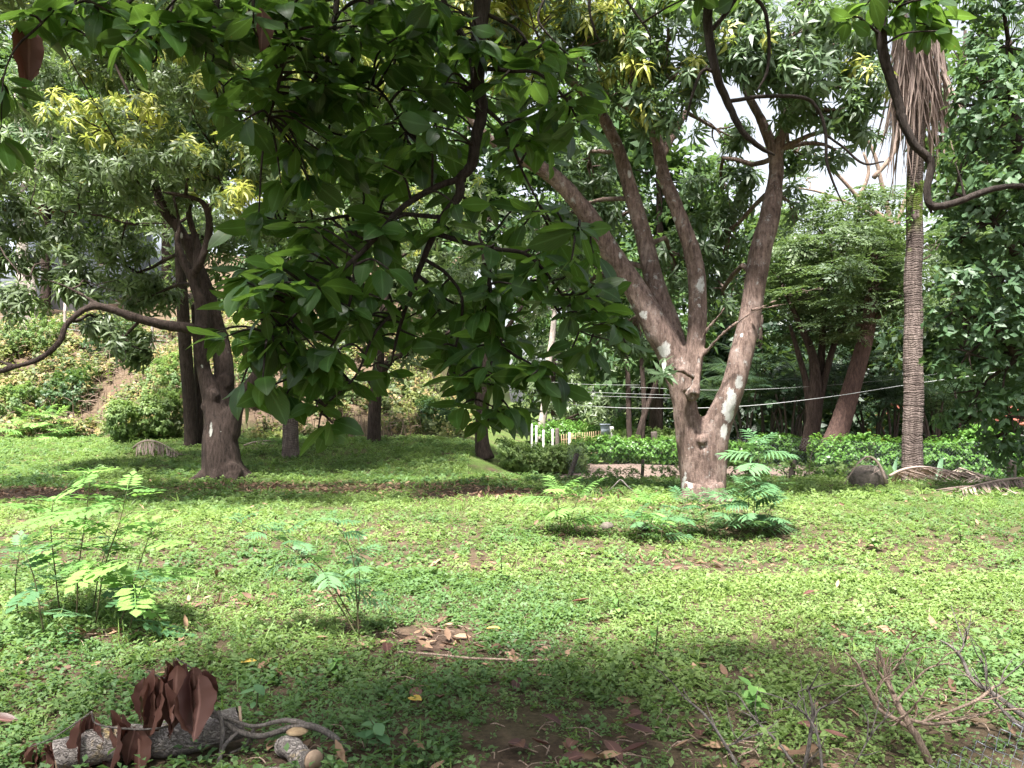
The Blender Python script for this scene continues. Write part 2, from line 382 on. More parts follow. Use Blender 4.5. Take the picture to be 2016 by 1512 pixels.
M['greybox'] = plain_mat('grey_paint', (.38, .42, .50), (.30, .33, .40), rough=.5, scale=5)
M['rust'] = plain_mat('rusty_slat', (.30, .22, .13), (.18, .12, .07), scale=30)
M['darkpost'] = plain_mat('dark_post', (.05, .04, .035), (.09, .07, .06), scale=18)
M['wire'] = plain_mat('galvanised_wire', (.33, .35, .40), (.2, .2, .23), rough=.45, metal=.6, scale=60)
M['cable'] = plain_mat('cable', (.35, .37, .36), (.3, .3, .3), rough=.6)
M['tile_red'] = plain_mat('red_tile', (.26, .085, .055), (.18, .06, .045), scale=8)
M['tile_grey'] = plain_mat('grey_tile', (.16, .13, .15), (.10, .08, .09), scale=8)
M['plaster'] = plain_mat('plaster', (.62, .60, .60), (.5, .5, .52), scale=3)
M['plaster_blue'] = plain_mat('bluish_plaster', (.34, .38, .46), (.3, .33, .4), scale=3)
M['plaster_yel'] = plain_mat('yellow_plaster', (.65, .45, .16), (.55, .36, .12), scale=3)
M['glass'] = plain_mat('dark_glass', (.03, .035, .04), (.02, .02, .03), rough=.1)
M['stone'] = plain_mat('stone', (.13, .105, .09), (.05, .045, .035), scale=14, bump=1.0)

def ground_mat():
    m, n, l = newmat('soil'); tc = n.new('ShaderNodeTexCoord'); v = tc.outputs['Object']
    a = noise(n, l, v, 1.2, 6, .65); b = noise(n, l, v, 30, 5, .75); c = noise(n, l, v, 7, 4)
    col = mixc(n, l, ramp(n, l, b, .3, .7), (.032, .021, .017), (.10, .064, .048))
    col = mixc(n, l, ramp(n, l, c, .5, .75), col, (.13, .085, .065))
    at = n.new('ShaderNodeAttribute'); at.attribute_name = 'green'
    g = mixc(n, l, ramp(n, l, b, .35, .65), (.045, .085, .02), (.12, .18, .045))
    mul = n.new('ShaderNodeMath'); mul.operation = 'MULTIPLY'; l.new(at.outputs['Fac'], mul.inputs[0]); l.new(ramp(n, l, a, .3, .55), mul.inputs[1])
    col = mixc(n, l, mul.outputs[0], col, g)
    ar = n.new('ShaderNodeAttribute'); ar.attribute_name = 'red'
    col = mixc(n, l, ar.outputs['Fac'], col, mixc(n, l, ramp(n, l, c, .3, .7), (.085, .055, .04), (.16, .11, .08)))
    bp = n.new('ShaderNodeBump'); bp.inputs['Strength'].default_value = .7; bp.inputs['Distance'].default_value = .03; l.new(b, bp.inputs['Height'])
    p = n.new('ShaderNodeBsdfPrincipled'); l.new(col, p.inputs['Base Color']); p.inputs['Roughness'].default_value = .95; p.inputs['Specular IOR Level'].default_value = .1
    l.new(bp.outputs[0], p.inputs['Normal'])
    o = n.new('ShaderNodeOutputMaterial'); l.new(p.outputs[0], o.inputs[0]); return m
M['soil'] = ground_mat()
M['road'] = plain_mat('dirt_road', (.15, .108, .09), (.085, .062, .052), rough=.95, scale=2.2, bump=.4)

# ------------------------------------------------------------------ setting
BARE = []     # bare soil spots: world x, y, rx, ry, strength
for px, py, rx, ry, s in ((950, 972, 1.9, 1.1, .95), (700, 965, 1.8, .9, .6), (40, 970, 2.0, .9, .95), (1150, 985, 1.2, .5, .6), (470, 960, 1.6, .8, .7), (845, 1262, .42, .45, .95),
                          (1010, 1300, .5, .25, .4), (1290, 1445, .5, .28, .35), (1060, 1485, .4, .15, .35), (1480, 1500, .5, .2, .4), (600, 1490, .35, .25, .6),
                          (200, 1250, .5, .25, .6), (1385, 1000, .9, .6, .5), (420, 1190, .35, .15, .4), (1850, 1420, .5, .3, .6), (1330, 1110, .8, .35, .45), (1640, 1080, .9, .3, .35), (1130, 1290, .5, .3, .5), (620, 1180, .5, .2, .35), (1450, 1330, .5, .25, .45), (900, 1120, .7, .25, .3), (80, 1330, .4, .2, .4), (1750, 1250, .5, .2, .3), (620, 960, 3.2, 1.3, .65), (300, 1330, .4, .2, .35), (110, 905, 2.2, .8, .0)):
    g = G(px, py); BARE.append((g[0], g[1], rx, ry, s))
def bare(x, y):
    b = np.zeros(len(x)); n = vn2(x, y, 2.2, 21) * .9 + vn2(x, y, 7, 22) * .5
    for cx, cy_, rx, ry, s in BARE:
        r = np.sqrt(((x - cx) / rx) ** 2 + ((y - cy_) / ry) ** 2)
        b = np.maximum(b, s * (1 - sst(.45, 1.25, r + (n - .7) * .8)))
    return b

def axis_coords(lo, hi, step, far):
    a = list(np.arange(lo, hi + 1e-6, step)); s = step
    x = a[-1]
    while x < far: s *= 1.35; x += s; a.append(x)
    s = step; x = a[0]; pre = []
    while x > -far: s *= 1.35; x -= s; pre.append(x)
    return np.array(pre[::-1] + a)
gx = axis_coords(-26, 26, .26, 900); gy = axis_coords(-3, 46, .26, 1200)
XX, YY = np.meshgrid(gx, gy, indexing='ij')
ZZ = zg(XX, YY)
nx, ny = XX.shape
I = (np.arange(nx - 1)[:, None] * ny + np.arange(ny - 1)[None]).reshape(-1)
fx, fy = XX.ravel(), YY.ravel()
bl = (1 - sst(-5.5, -1.0, fx)) * sst(25, 27, fy)
green = np.clip(1 - bare(fx, fy), 0, 1) * (.12 + .8 * sst(9, 15, fy)) * (1 - .8 * bl)
ground = ob('ground', make_mesh('ground', np.stack([fx, fy, ZZ.ravel()], 1), np.stack([I, I + ny, I + ny + 1, I + 1], 1), attrs={'green': green, 'red': bl * .5}, mat=M['soil']), kind='structure')

# dirt road laid 4 mm and more above the ground beyond the lawn's lip
rx_ = np.arange(.9, 40, .4); ry_ = np.arange(18.0, 25.6, .4)
RX, RY = np.meshgrid(rx_, ry_, indexing='ij'); RY = RY + .25 * np.sin(RX * .7) * ((RY < 18.3) | (RY > 25))
RZ = zg(RX, RY) + .02
n2 = RX.shape[1]; I = (np.arange(RX.shape[0] - 1)[:, None] * n2 + np.arange(n2 - 1)[None]).reshape(-1)
ob('dirt_road', make_mesh('dirt_road', np.stack([RX.ravel(), RY.ravel(), RZ.ravel()], 1), np.stack([I, I + n2, I + n2 + 1, I + 1], 1), mat=M['road']), kind='structure')

# ------------------------------------------------------------------ leaf templates
def rosette(nl, L, Wd, seg=3, spread=(-.35, 1.0), droop=.9):
    parts = []
    for i in range(nl):
        t = i / (nl - 1); l_ = L * random.uniform(.75, 1.1) * (1 - .35 * t)
        a = i * 2.4 + random.uniform(-.3, .3); e = spread[0] + (spread[1] - spread[0]) * t + random.uniform(-.15, .15)
        parts.append(xf(leaf(l_, Wd * l_ / L, seg, .22, droop * random.uniform(.6, 1.3), .8, flat=True), rot(a, e, random.uniform(-.4, .4)), (0, 0, .05 * t)))
    return join(parts)
T_mango = [rosette(random.randint(11, 14), .29, .06, 2, (-.6, .8), 1.3) for _ in range(6)]
T_mango_lo = [rosette(9, .25, .075, 1, droop=.8) for _ in range(4)]
def whorl(nl, L, Wd, seg=2):
    return join([xf(leaf(L * random.uniform(.7, 1.1), Wd, seg, .12, random.uniform(.2, .7), .95), rot(i * 2 * PI / nl + random.uniform(-.5, .5), random.uniform(-.7, .5), random.uniform(-.6, .6)), (random.uniform(-.06, .06), random.uniform(-.06, .06), random.uniform(-.06, .06))) for i in range(nl)])
T_vine = [whorl(random.randint(6, 8), .15, .075) for _ in range(5)]
def spray(L=.5, n=8, ll=.11, lw=.05):
    parts = []
    for i in range(n):
        x = L * (i + .5) / n
        for s in (-1, 1):
            parts.append(xf(leaf(ll * random.uniform(.7, 1.2), lw, 1, 0, .3, .9, flat=True), rot(s * random.uniform(.7, 1.2), random.uniform(-.4, .2), random.uniform(-.5, .5)), (x, s * .01, -.25 * x * x)))
    parts.append(xf(leaf(ll, lw, 2, 0, .3, .9, flat=True), None, (L, 0, -.25 * L * L)))
    return join(parts)
T_spray = [join([xf(spray(random.uniform(.4, .6)), rot(a + random.uniform(-.3, .3), random.uniform(-.15, .3))) for a in (0, 1.3, 2.6, 3.9, 5.1)]) for _ in range(4)]
T_clump = [join([xf(leaf(.17 * random.uniform(.7, 1.2), .085, 1, .1, .5, .9, flat=True), rot(random.uniform(0, 6.28), random.uniform(-.6, .7), random.uniform(-.6, .6)), (random.uniform(-.16, .16), random.uniform(-.16, .16), random.uniform(-.12, .12))) for _ in range(14)]) for _ in range(4)]
def sprig(nl, L, h, seg=2, flat=False, lw=.55):
    parts = []
    for i in range(nl):
        t = (i + 1) / nl
        parts.append(xf(leaf(L * random.uniform(.6, 1.15), L * lw, seg, .12, .5, .9, flat=flat), rot(i * 2.2 + random.uniform(-.5, .5), random.uniform(-.2, .7), random.uniform(-.5, .5)), (random.uniform(-.03, .03), random.uniform(-.03, .03), h * t)))
    return join(parts)
T_weed = [sprig(random.randint(8, 11), .046, random.uniform(.035, .10), 1, True, .48) for _ in range(7)]
T_weed_lo = [sprig(8, .05, random.uniform(.03, .07), 1, True, .6) for _ in range(5)]
T_weed_tall = [sprig(14, .055, random.uniform(.14, .26), 2) for _ in range(4)]
def tuft(nb, L, wd=.007):
    return join([xf(leaf(L * random.uniform(.5, 1.1), wd, 2, 0, random.uniform(.3, 1.4), .5, flat=True), rot(random.uniform(0, 6.28), random.uniform(.7, 1.4)), (random.uniform(-.03, .03), random.uniform(-.03, .03), 0)) for _ in range(nb)])
T_tuft = [tuft(7, .13) for _ in range(5)]
T_tuft_mid = [tuft(8, .12, .014) for _ in range(5)]
T_hedge = [sprig(12, .085, .15, 1, True, .65) for _ in range(5)]
T_bank = [sprig(9, .085, .22, 1, True, .75) for _ in range(5)]
T_dryleaf = [leaf(.12, .05, 3, .2, random.uniform(-.8, .8), .9, curl=random.uniform(0, .4)) for _ in range(5)]

# ------------------------------------------------------------------ trees
SLIM = 1.0
def world_limb(L):
    P = np.array([W(a[0], a[1], a[3]) for a in L]); r = np.array([a[2] * .5 * a[3] / F * (SLIM if a[1] < 780 else 1.0 if a[1] > 840 else .5 + .5 * SLIM) for a in L]); return P, r
def remesh(parts, voxel, bump=.012, bscale=6.0, smooth=4):
    V, Q, U = join(parts); me = make_mesh('tmp', V, Q)
    o = bpy.data.objects.new('tmp', me); C.objects.link(o)
    rm = o.modifiers.new('r', 'REMESH'); rm.mode = 'VOXEL'; rm.voxel_size = voxel
    s = o.modifiers.new('s', 'SMOOTH'); s.iterations = smooth; s.factor = .5
    dg = bpy.context.evaluated_depsgraph_get(); me2 = bpy.data.meshes.new_from_object(o.evaluated_get(dg))
    bpy.data.objects.remove(o); bpy.data.meshes.remove(me)
    n = len(me2.vertices); co = np.empty(n * 3, np.float32); me2.vertices.foreach_get('co', co); co = co.reshape(-1, 3).astype(float)
    no = np.empty(n * 3, np.float32); me2.vertices.foreach_get('normal', no); no = no.reshape(-1, 3)
    d = (vn(co * [1, 1, .4], bscale, 1) - .5) * 2 * bump + (vn(co * [1, 1, .3], bscale * 4, 2) - .5) * bump
    co = co + no * d[:, None]; me2.vertices.foreach_set('co', co.astype(np.float32).ravel()); me2.update()
    me2.polygons.foreach_set('use_smooth', np.ones(len(me2.polygons), bool))
    return me2, co
def scatter_blob(c, r, n, nseed, clump=.5, cscale=1.6, shell=.35):
    pts = []
    k = 0
    while sum(map(len, pts)) < n and k < 12:
        d = nrm(rng.normal(size=(n * 2, 3))); u = (shell + (1 - shell) * rng.random(n * 2)) ** .5
        p = d * u[:, None]
        q = p * r + c
        keep = vn(q, cscale, nseed) > clump * .9
        pts.append(np.concatenate([q[keep], p[keep]], 1)); k += 1
    a = np.concatenate(pts)[:n]
    return a[:, :3], a[:, 3:]
def crown_mesh(name, blobs, tpls, mat, dens, unit, size=(.8, 1.25), up=.7, clump=.45, cscale=1.6, rnd_bias=None, flatten=False):
    T, A, Yg, RN = [], [], [], []
    for bi, b in enumerate(blobs):
        c, r, yg = b[0], b[1], b[2]
        n = max(4, int(dens * (b[3] if len(b) > 3 else 1) * r[0] * (r[2] + .4 * r[1]) / (unit * unit)))
        q, p = scatter_blob(c, r, n, bi + 3, clump, cscale)
        T.append(q); a = nrm(p * .8 + np.array([0, 0, up]) + rng.normal(size=p.shape) * .35); A.append(a)
        Yg.append((rng.random(len(q)) < 1.35 * yg * np.clip(.6 + p[:, 2] * 1.2, 0, 1.4)).astype(float) * (.55 + .45 * rng.random(len(q))))
        RN.append(np.clip(.5 * rng.random(len(q)) + .5 * vn(q, 2.5, 9) + (.0 if len(b) < 5 else b[4]), 0, 1))
    T = np.concatenate(T); A = np.concatenate(A); Yg = np.concatenate(Yg); RN = np.concatenate(RN)
    if flatten: A = nrm(A * [.25, .25, 1])
    R = frames(A, rng.random(len(T)) * 6.28); S = size[0] + (size[1] - size[0]) * rng.random(len(T))
    V, Q, U, at = stamp(tpls, rng.integers(0, len(tpls), len(T)), T, R, S, {'rnd': RN, 'young': Yg})
    return make_mesh(name, V, Q, U, at, mat)
def blob(px, py, rx, ry, d, yg=0.0, dens=1.0, dep=None, bias=0.0):
    k = d / F; return (W(px, py, d), np.array([rx * k, (dep if dep else .5 * (rx + ry) * k), ry * k]), yg, dens, bias)
def connectors(limbs, blobs, ntw=5, r0=.035, rt=.010, spread=.8):
    P = np.concatenate([crm(np.column_stack(l), 4) for l in limbs]); parts = []
    for c, r in [(b[0], b[1]) for b in blobs]:
        score = np.linalg.norm(P[:, :3] - c, axis=1) + .5 * np.clip(P[:, 2] - c[2], 0, 9) + (P[:, 2] < P[:, 2].min() + 1.0) * 5
        j = np.argmin(score); s = P[j, :3]; L = np.linalg.norm(c - s)
        rb = min(r0 + .008 * L, P[j, 3] * .7)
        m1 = s * .66 + c * .34 + rng.normal(size=3) * .05 * L + [0, 0, .10 * L]; m2 = s * .33 + c * .67 + rng.normal(size=3) * .05 * L + [0, 0, .08 * L]
        parts.append(tube([s, m1, m2, c], [rb, rb * .85, rb * .7, rb * .5], 6, 2))
        for _ in range(ntw):
            e = c + nrm(rng.normal(size=3)) * r * spread; t = rng.random(); s2 = m2 * (1 - t) + c * t
            m = (s2 + e) / 2 + rng.normal(size=3) * .06 * np.linalg.norm(e - s2)
            parts.append(tube([s2, m, e], [rb * .45, rb * .32, rt * .5], 4, 2, cap=False))
    return join(parts)
def build_tree(name, label, limbs, blobs, tpls, bark, leafm, dens=1.0, unit=.3, size=(.8, 1.25), voxel=None, ntw=5, cat='tree', lichen_pts=None, extra=None,
               clump=.45, cscale=1.6, up=.7, flatten=False, r0=.035, group=None, bump=.012):
    WL = [world_limb(l) for l in limbs]
    base = WL[0][0][0].copy(); base[2] = float(zg(base[0], base[1]))
    root = thing(name, label, cat, base, group)
    parts = [tube(P, r, 12 if voxel else 8, 5) for P, r in WL] + (extra or [])
    if voxel:
        me, co = remesh(parts, voxel, bump)
        if lichen_pts is not None:
            a = np.zeros(len(co)); nz = vn(co, 9, 31) * .6 + vn(co, 26, 32) * .4
            for c, rr in lichen_pts:
                dd = np.sqrt((((co - c) / rr) ** 2).sum(1)); a = np.maximum(a, 1 - sst(.45, 1.15, dd + (nz - .5) * .9))
            at = me.attributes.new('lichen', 'FLOAT', 'POINT'); at.data.foreach_set('value', a.astype(np.float32))
        me.materials.append(bark)
    else:
        V, Q, U = join(parts); me = make_mesh('trunk', V, Q, U, mat=bark)
    ob('trunk', me, root)
    if blobs:
        V, Q, U = connectors(WL, blobs, ntw, r0); ob('branches', make_mesh('branches', V, Q, U, mat=bark), root, kind='stuff')
        ob('crown', crown_mesh('crown', blobs, tpls, leafm, dens, unit, size, up, clump, cscale, flatten=flatten), root, kind='stuff')
    return root

# --- the forked mango in the right half
D = 13.1
limbs = [
    [(1370, 1005, 62, D), (1368, 975, 54, D), (1364, 920, 54, D), (1360, 870, 56, D), (1354, 830, 56, D), (1342, 770, 56, D), (1322, 700, 66, D + .1), (1290, 640, 66, D + .1), (1252, 570, 56, D + .2), (1205, 500, 50, D + .2), (1150, 415, 44, D + .1), (1095, 352, 38, D), (1030, 312, 32, D - .2), (960, 270, 24, D - .3), (900, 200, 14, D - .3)],
    [(1340, 745, 58, D + .2), (1322, 650, 52, D + .4), (1290, 560, 48, D + .5), (1266, 460, 42, D + .6), (1240, 370, 37, D + .6), (1215, 290, 32, D + .5), (1178, 215, 28, D + .4), (1135, 168, 22, D + .2), (1080, 120, 12, D)],
    [(1355, 770, 50, D - .1), (1368, 690, 46, D - .1), (1374, 600, 44, D), (1368, 520, 42, D), (1340, 430, 36, D), (1305, 340, 32, D + .1), (1288, 265, 28, D + .2), (1240, 215, 22, D + .2), (1195, 180, 16, D + .2), (1170, 100, 9, D + .2)],
    [(1404, 1005, 60, D), (1402, 975, 54, D), (1402, 920, 58, D + .05), (1402, 880, 62, D + .05), (1414, 830, 60, D), (1440, 770, 58, D - .1), (1462, 690, 54, D - .1), (1480, 600, 52, D), (1494, 510, 54, D), (1514, 430, 50, D), (1527, 350, 38, D + .1), (1526, 310, 34, D + .1), (1500, 240, 24, D + .2), (1470, 180, 20, D + .3), (1455, 110, 14, D + .3), (1440, 20, 9, D + .3)],
    [(1386, 1005, 84, D + .02), (1385, 975, 74, D + .02), (1384, 910, 66, D + .0), (1383, 850, 54, D + .02), (1379, 822, 32, D + .06)],
    [(1524, 330, 32, D + .1), (1540, 260, 24, D), (1550, 190, 18, D - .1), (1560, 100, 12, D - .2), (1570, 10, 7, D - .2)],
    [(1300, 310, 24, D + .2), (1340, 240, 18, D + .6), (1380, 160, 14, D + .9), (1400, 60, 9, D + 1)],
    [(1366, 778, 30, D - .42), (1373, 735, 16, D - .36), (1380, 690, 13, D - .3), (1388, 655, 12, D - .35), (1430, 600, 6, D - .5), (1470, 500, 4, D - .5)],
    [(1384, 700, 12, D - .3), (1420, 660, 11, D - .5), (1470, 622, 9, D - .7), (1530, 590, 7, D - .8), (1580, 570, 4, D - .8)],
    [(1478, 610, 10, D - .3), (1540, 600, 7, D - .6), (1600, 585, 4, D - .8)],
]
k = D / F
knobs = []
for px, py, rr, dd in ((1383, 866, 9, -.27), (1387, 892, 6, -.26), (1452, 762, 11, -.22), (1340, 755, 18, -.12), (1364, 776, 15, -.40)):
    c = W(px, py, D + dd); knobs.append(tube([c - [0, .02, 0], c, c + [0, .12, 0]], [rr * k * .8, rr * k, rr * k * .9], 8, 3))
for a in (-2.6, -1.9, -1.2, -.5, .1, .8, 3.2):
    b = G(1387, 985); knobs.append(tube([b + [math.cos(a) * .18, math.sin(a) * .18, .25], b + [math.cos(a) * .3, math.sin(a) * .3, .04], b + [math.cos(a) * .52, math.sin(a) * .52, -.05]], [.13, .10, .05], 8, 4))
lic = [(W(1381, 558, D - .17), [.10, .3, .20]), (W(1436, 800, D - .25), [.13, .4, .36]), (W(1452, 755, D - .2), [.10, .4, .16]), (W(1428, 850, D - .25), [.08, .4, .2]), (W(1312, 690, D - .2), [.14, .4, .16]),
       (W(1268, 618, D - .1), [.09, .4, .13]), (W(1230, 550, D - .1), [.08, .4, .12]), (W(1222, 500, D), [.06, .3, .10]), (W(1352, 950, D - .3), [.05, .4, .3]), (W(1440, 660, D - .2), [.05, .4, .07]),
       (W(1292, 330, D), [.06, .4, .09]), (W(1240, 340, D + .4), [.06, .4, .1]), (W(1460, 660, D - .2), [.03, .4, .05]), (W(1150, 185, D), [.09, .4, .05]), (W(1330, 430, D - .2), [.05, .4, .08]), (W(1378, 600, D - .2), [.04, .3, .06])]
blobs = [blob(1050, 50, 120, 80, D - .3, .5), blob(1150, 90, 90, 80, D - .8, .4), blob(1230, 60, 90, 70, D - .5, .3), blob(1330, 60, 110, 85, D - 1.2, .15), blob(1240, 165, 75, 50, D - 1.0, .4), blob(1330, 150, 75, 60, D - 1.2, .2), blob(1300, 225, 55, 42, D - .9, .15),
         blob(1450, 70, 100, 75, D - .6, .12), blob(1560, 70, 105, 85, D - 1.2, .05), blob(1480, 130, 70, 45, D - 1.0, .05), blob(1600, 150, 90, 55, D - 1.4), blob(1660, 90, 80, 70, D - .6, .05), blob(1700, 170, 55, 55, D - 1.0, .2), blob(1640, 215, 70, 40, D - 1.2), blob(1570, 215, 60, 35, D - .6), blob(1690, 260, 40, 35, D - .8),
         blob(1150, -90, 220, 90, D + .6, .3, .5, 2.4), blob(1450, -110, 240, 100, D + .6, .1, .5, 2.4), blob(1680, -60, 110, 80, D, .1, .5, 2.4),
         blob(1420, 260, 60, 40, D + 1.3, 0, .8), blob(1420, 370, 75, 70, D + 2.0, 0, 1.0), blob(1330, 520, 60, 70, D + 2.4, 0, 1.), blob(1410, 470, 75, 60, D + 2.2, 0, 1.0), blob(1110, 430, 90, 60, D + 1.8, 0, 1.0), blob(1160, 330, 60, 60, D + 1.8, 0, .9), blob(1210, 430, 70, 60, D + 2.2, 0, .9),
         blob(1570, 300, 60, 40, D + .8, 0, .7), blob(1560, 400, 30, 60, D + .6, 0, .7), blob(1150, 560, 80, 70, D + 2.8, 0, 1.), blob(1250, 640, 70, 60, D + 3.0, 0, 1.), blob(1420, 580, 60, 60, D + 2.6, 0, .8), blob(1020, 160, 90, 80, D, .3), blob(960, 60, 80, 80, D, .5), blob(1320, 730, 26, 22, D - .6, 0, .8), blob(1590, 575, 40, 18, D - .8, 0, .6), blob(1650, 300, 40, 24, D + .2, 0, .6)]
SLIM = .84
build_tree('mango_tree', 'large mango tree forking low into mottled limbs patched with white lichen', limbs, blobs, T_mango, M['bark_mango'], M['mango'], dens=6.2, unit=.24, voxel=.034, lichen_pts=lic, extra=knobs, size=(.9, 1.4), cscale=1.9)

# --- the dark mango on the left with a limb reaching out of the frame
D = 17.0
limbs = [
    [(440, 960, 96, D), (438, 935, 80, D), (434, 880, 72, D), (432, 840, 66, D), (420, 795, 46, D), (402, 730, 36, D), (395, 680, 38, D - .1), (398, 630, 34, D), (392, 585, 28, D), (376, 545, 24, D), (362, 515, 22, D), (350, 480, 16, D + .1), (352, 440, 12, D + .2), (340, 380, 8, D + .3)],
    [(450, 855, 48, D), (465, 800, 34, D - .1), (490, 760, 30, D - .2), (520, 720, 26, D - .2), (570, 680, 20, D - .3), (640, 640, 12, D - .3)],
    [(430, 830, 50, D + .2), (440, 770, 52, D + .3), (438, 700, 46, D + .4), (418, 610, 38, D + .5), (392, 530, 32, D + .6), (355, 455, 28, D + .6), (318, 405, 24, D + .6), (300, 330, 16, D + .8), (290, 260, 10, D + .8)],
    [(396, 668, 34, D - .1), (378, 648, 29, D - .3), (320, 639, 26, D - .5), (262, 624, 23, D - .8), (200, 604, 21, D - 1), (165, 610, 18, D - 1.1), (130, 640, 17, D - 1.2), (118, 672, 16, D - 1.3), (80, 705, 15, D - 1.4), (30, 722, 14, D - 1.5), (-60, 745, 11, D - 1.5), (-160, 740, 6, D - 1.5)],
    [(40, 722, 9, D - 1.5), (0, 712, 8, D - 1.5), (-60, 690, 5, D - 1.5)],
    [(376, 548, 22, D), (398, 510, 20, D - .2), (412, 450, 20, D - .2), (404, 405, 18, D - .2), (375, 388, 14, D - .3), (330, 380, 9, D - .3), (280, 372, 5, D - .3)],
    [(408, 420, 12, D - .2), (430, 390, 10, D - .3), (480, 380, 7, D - .3), (540, 330, 5, D - .3)],
    [(385, 560, 20, D + .4), (390, 490, 18, D + .5), (372, 420, 16, D + .5), (385, 370, 10, D + .5), (420, 290, 6, D + .5)],
    [(300, 445, 9, D + .2), (250, 440, 9, D), (200, 425, 8, D - .2), (120, 415, 6, D - .3), (60, 400, 4, D - .3)],
    [(200, 602, 10, D - 1), (120, 560, 8, D - 1.1), (40, 540, 6, D - 1.2)],
]
k = D / F
knobs = []
for px, py, rr, dd in ((418, 778, 12, -.2), (402, 800, 10, -.15), (444, 750, 15, .1), (474, 788, 12, -.2), (456, 930, 20, -.35), (466, 938, 14, -.2)):
    c = W(px, py, D + dd); knobs.append(tube([c - [0, .03, 0], c, c + [0, .15, 0]], [rr * k * .75, rr * k, rr * k * .9], 8, 3))
for a in (-2.4, -1.6, -.9, -.2, .5, 3.0):
    b = G(440, 940); knobs.append(tube([b + [math.cos(a) * .2, math.sin(a) * .2, .3], b + [math.cos(a) * .42, math.sin(a) * .42, .06], b + [math.cos(a) * .8, math.sin(a) * .8, -.07]], [.16, .13, .05], 8, 4))
lic = [(W(412, 850, D - .4), [.05, .5, .22]), (W(432, 850, D - .4), [.03, .4, .03]), (W(396, 720, D - .2), [.04, .4, .06]), (W(350, 460, D + .3), [.06, .4, .12])]
def lblob(px, py, rx, ry, d, yg=0., dens=1.0): return blob(px, py, rx, ry, d, yg, dens * .85, 1.7) if py < 430 else blob(px, py, rx, ry * .9, d + .5, yg, dens * 1.3, .5)
blobs = [lblob(70, 330, 105, 70, D, .03), lblob(60, 430, 75, 55, D - .4, 0), lblob(160, 360, 85, 55, D - .3, .05), lblob(190, 255, 85, 45, D, .7), lblob(290, 240, 80, 45, D - .4, .75), lblob(230, 300, 60, 40, D - .5, .5), lblob(370, 320, 75, 40, D - .6, .3), lblob(300, 365, 70, 40, D - .5, .05), lblob(430, 345, 60, 38, D - .6, .2),
         lblob(500, 420, 60, 42, D - .7, .6), lblob(520, 310, 70, 50, D - .3, .45), lblob(590, 380, 70, 60, D, .2), lblob(350, 160, 70, 70, D - .2, .35), lblob(120, 190, 150, 60, D + 2.5, .05, .9), lblob(260, 150, 90, 50, D + 2.5, .1, .9), lblob(470, 210, 90, 70, D, .4), lblob(600, 240, 90, 80, D + .5, .4), lblob(700, 180, 90, 90, D + 1, .4), lblob(720, 330, 90, 80, D + 1, .2),
         lblob(100, 520, 85, 40, D - .9, .02), lblob(40, 590, 50, 45, D - 1.2, 0), lblob(180, 565, 75, 38, D - .9, .04), lblob(260, 540, 70, 45, D + 1.2, 0), lblob(300, 590, 60, 40, D + 1.6, 0), lblob(245, 680, 55, 50, D - .9, 0, 1.2), lblob(205, 640, 45, 30, D - .6, 0), lblob(240, 490, 60, 36, D + .5, 0), lblob(130, 465, 60, 36, D - .2, 0), lblob(-40, 480, 60, 90, D - 1, 0),
         blob(450, 60, 200, 90, D + 1.0, .2, .6, 3.0), blob(180, 60, 200, 80, D + 1.5, .1, .6, 3.0), blob(330, -40, 330, 90, D - .5, .1, .35, 4.5), blob(700, 40, 200, 90, D, .2, .4, 3.5), blob(560, 560, 80, 60, D + .5, .1, .8), blob(620, 610, 60, 50, D, 0, .8), blob(420, 470, 50, 40, D + 1.4, .05, .8)]
SLIM = .8
blobs += [(np.array([-4.8, 11.0, 8.5]), np.array([4.4, 2.2, .9]), .1, 1.5, 0.), (np.array([-1.0, 11.4, 8.6]), np.array([2.4, 2.0, .8]), .1, 1.9, 0.), (np.array([-8.6, 11.6, 8.4]), np.array([3.0, 2.2, .9]), .1, 1.4, 0.), (np.array([-4.2, 14.3, 9.8]), np.array([5.2, 1.5, .7]), .1, .5, 0.), (np.array([-6.0, 18.6, 10.9]), np.array([4.2, 2.4, .9]), .1, 1.5, 0.), (np.array([-1.2, 18.8, 11.0]), np.array([2.6, 2.2, .8]), .1, 1.5, 0.), (np.array([-3.5, 21.5, 11.6]), np.array([5.0, 2.0, .9]), .1, .7, 0.)]  # crown masses mostly above the frame, added to shade the far lawn
build_tree('mango_tree', 'dark mango tree with one limb reaching out past the edge of the photo', limbs, blobs, T_mango, M['bark_dark'], M['mango_far'], dens=4.6, unit=.24, voxel=.04, lichen_pts=lic, extra=knobs, size=(.95, 1.5), cscale=1.7)

SLIM = 1.0
# --- further trees on and before the bank
def P4(pts, d): return [(a, b, c, d) for a, b, c in pts]
build_tree('mango_tree', 'slim dark tree forking at a low crotch before the overgrown bank', [P4(((735, 885, 34), (736, 868, 28), (738, 800, 25), (742, 760, 24), (745, 720, 22), (752, 640, 16), (770, 520, 10)), 24), P4(((744, 735, 18), (775, 705, 13), (820, 690, 10), (890, 650, 6)), 24), P4(((740, 765, 14), (720, 740, 11), (690, 720, 9), (640, 660, 6)), 24)],
           [blob(760, 560, 140, 90, 24.5, .1), blob(640, 600, 100, 80, 24.5), blob(870, 600, 90, 80, 24), blob(740, 430, 150, 100, 25, .15), blob(640, 480, 90, 80, 25, .1), blob(870, 470, 100, 90, 25), blob(800, 690, 70, 40, 23.5), blob(680, 680, 60, 40, 24)],
           T_mango_lo, M['bark_dark'], M['mango_far'], dens=2.2, unit=.27, size=(1, 1.6))
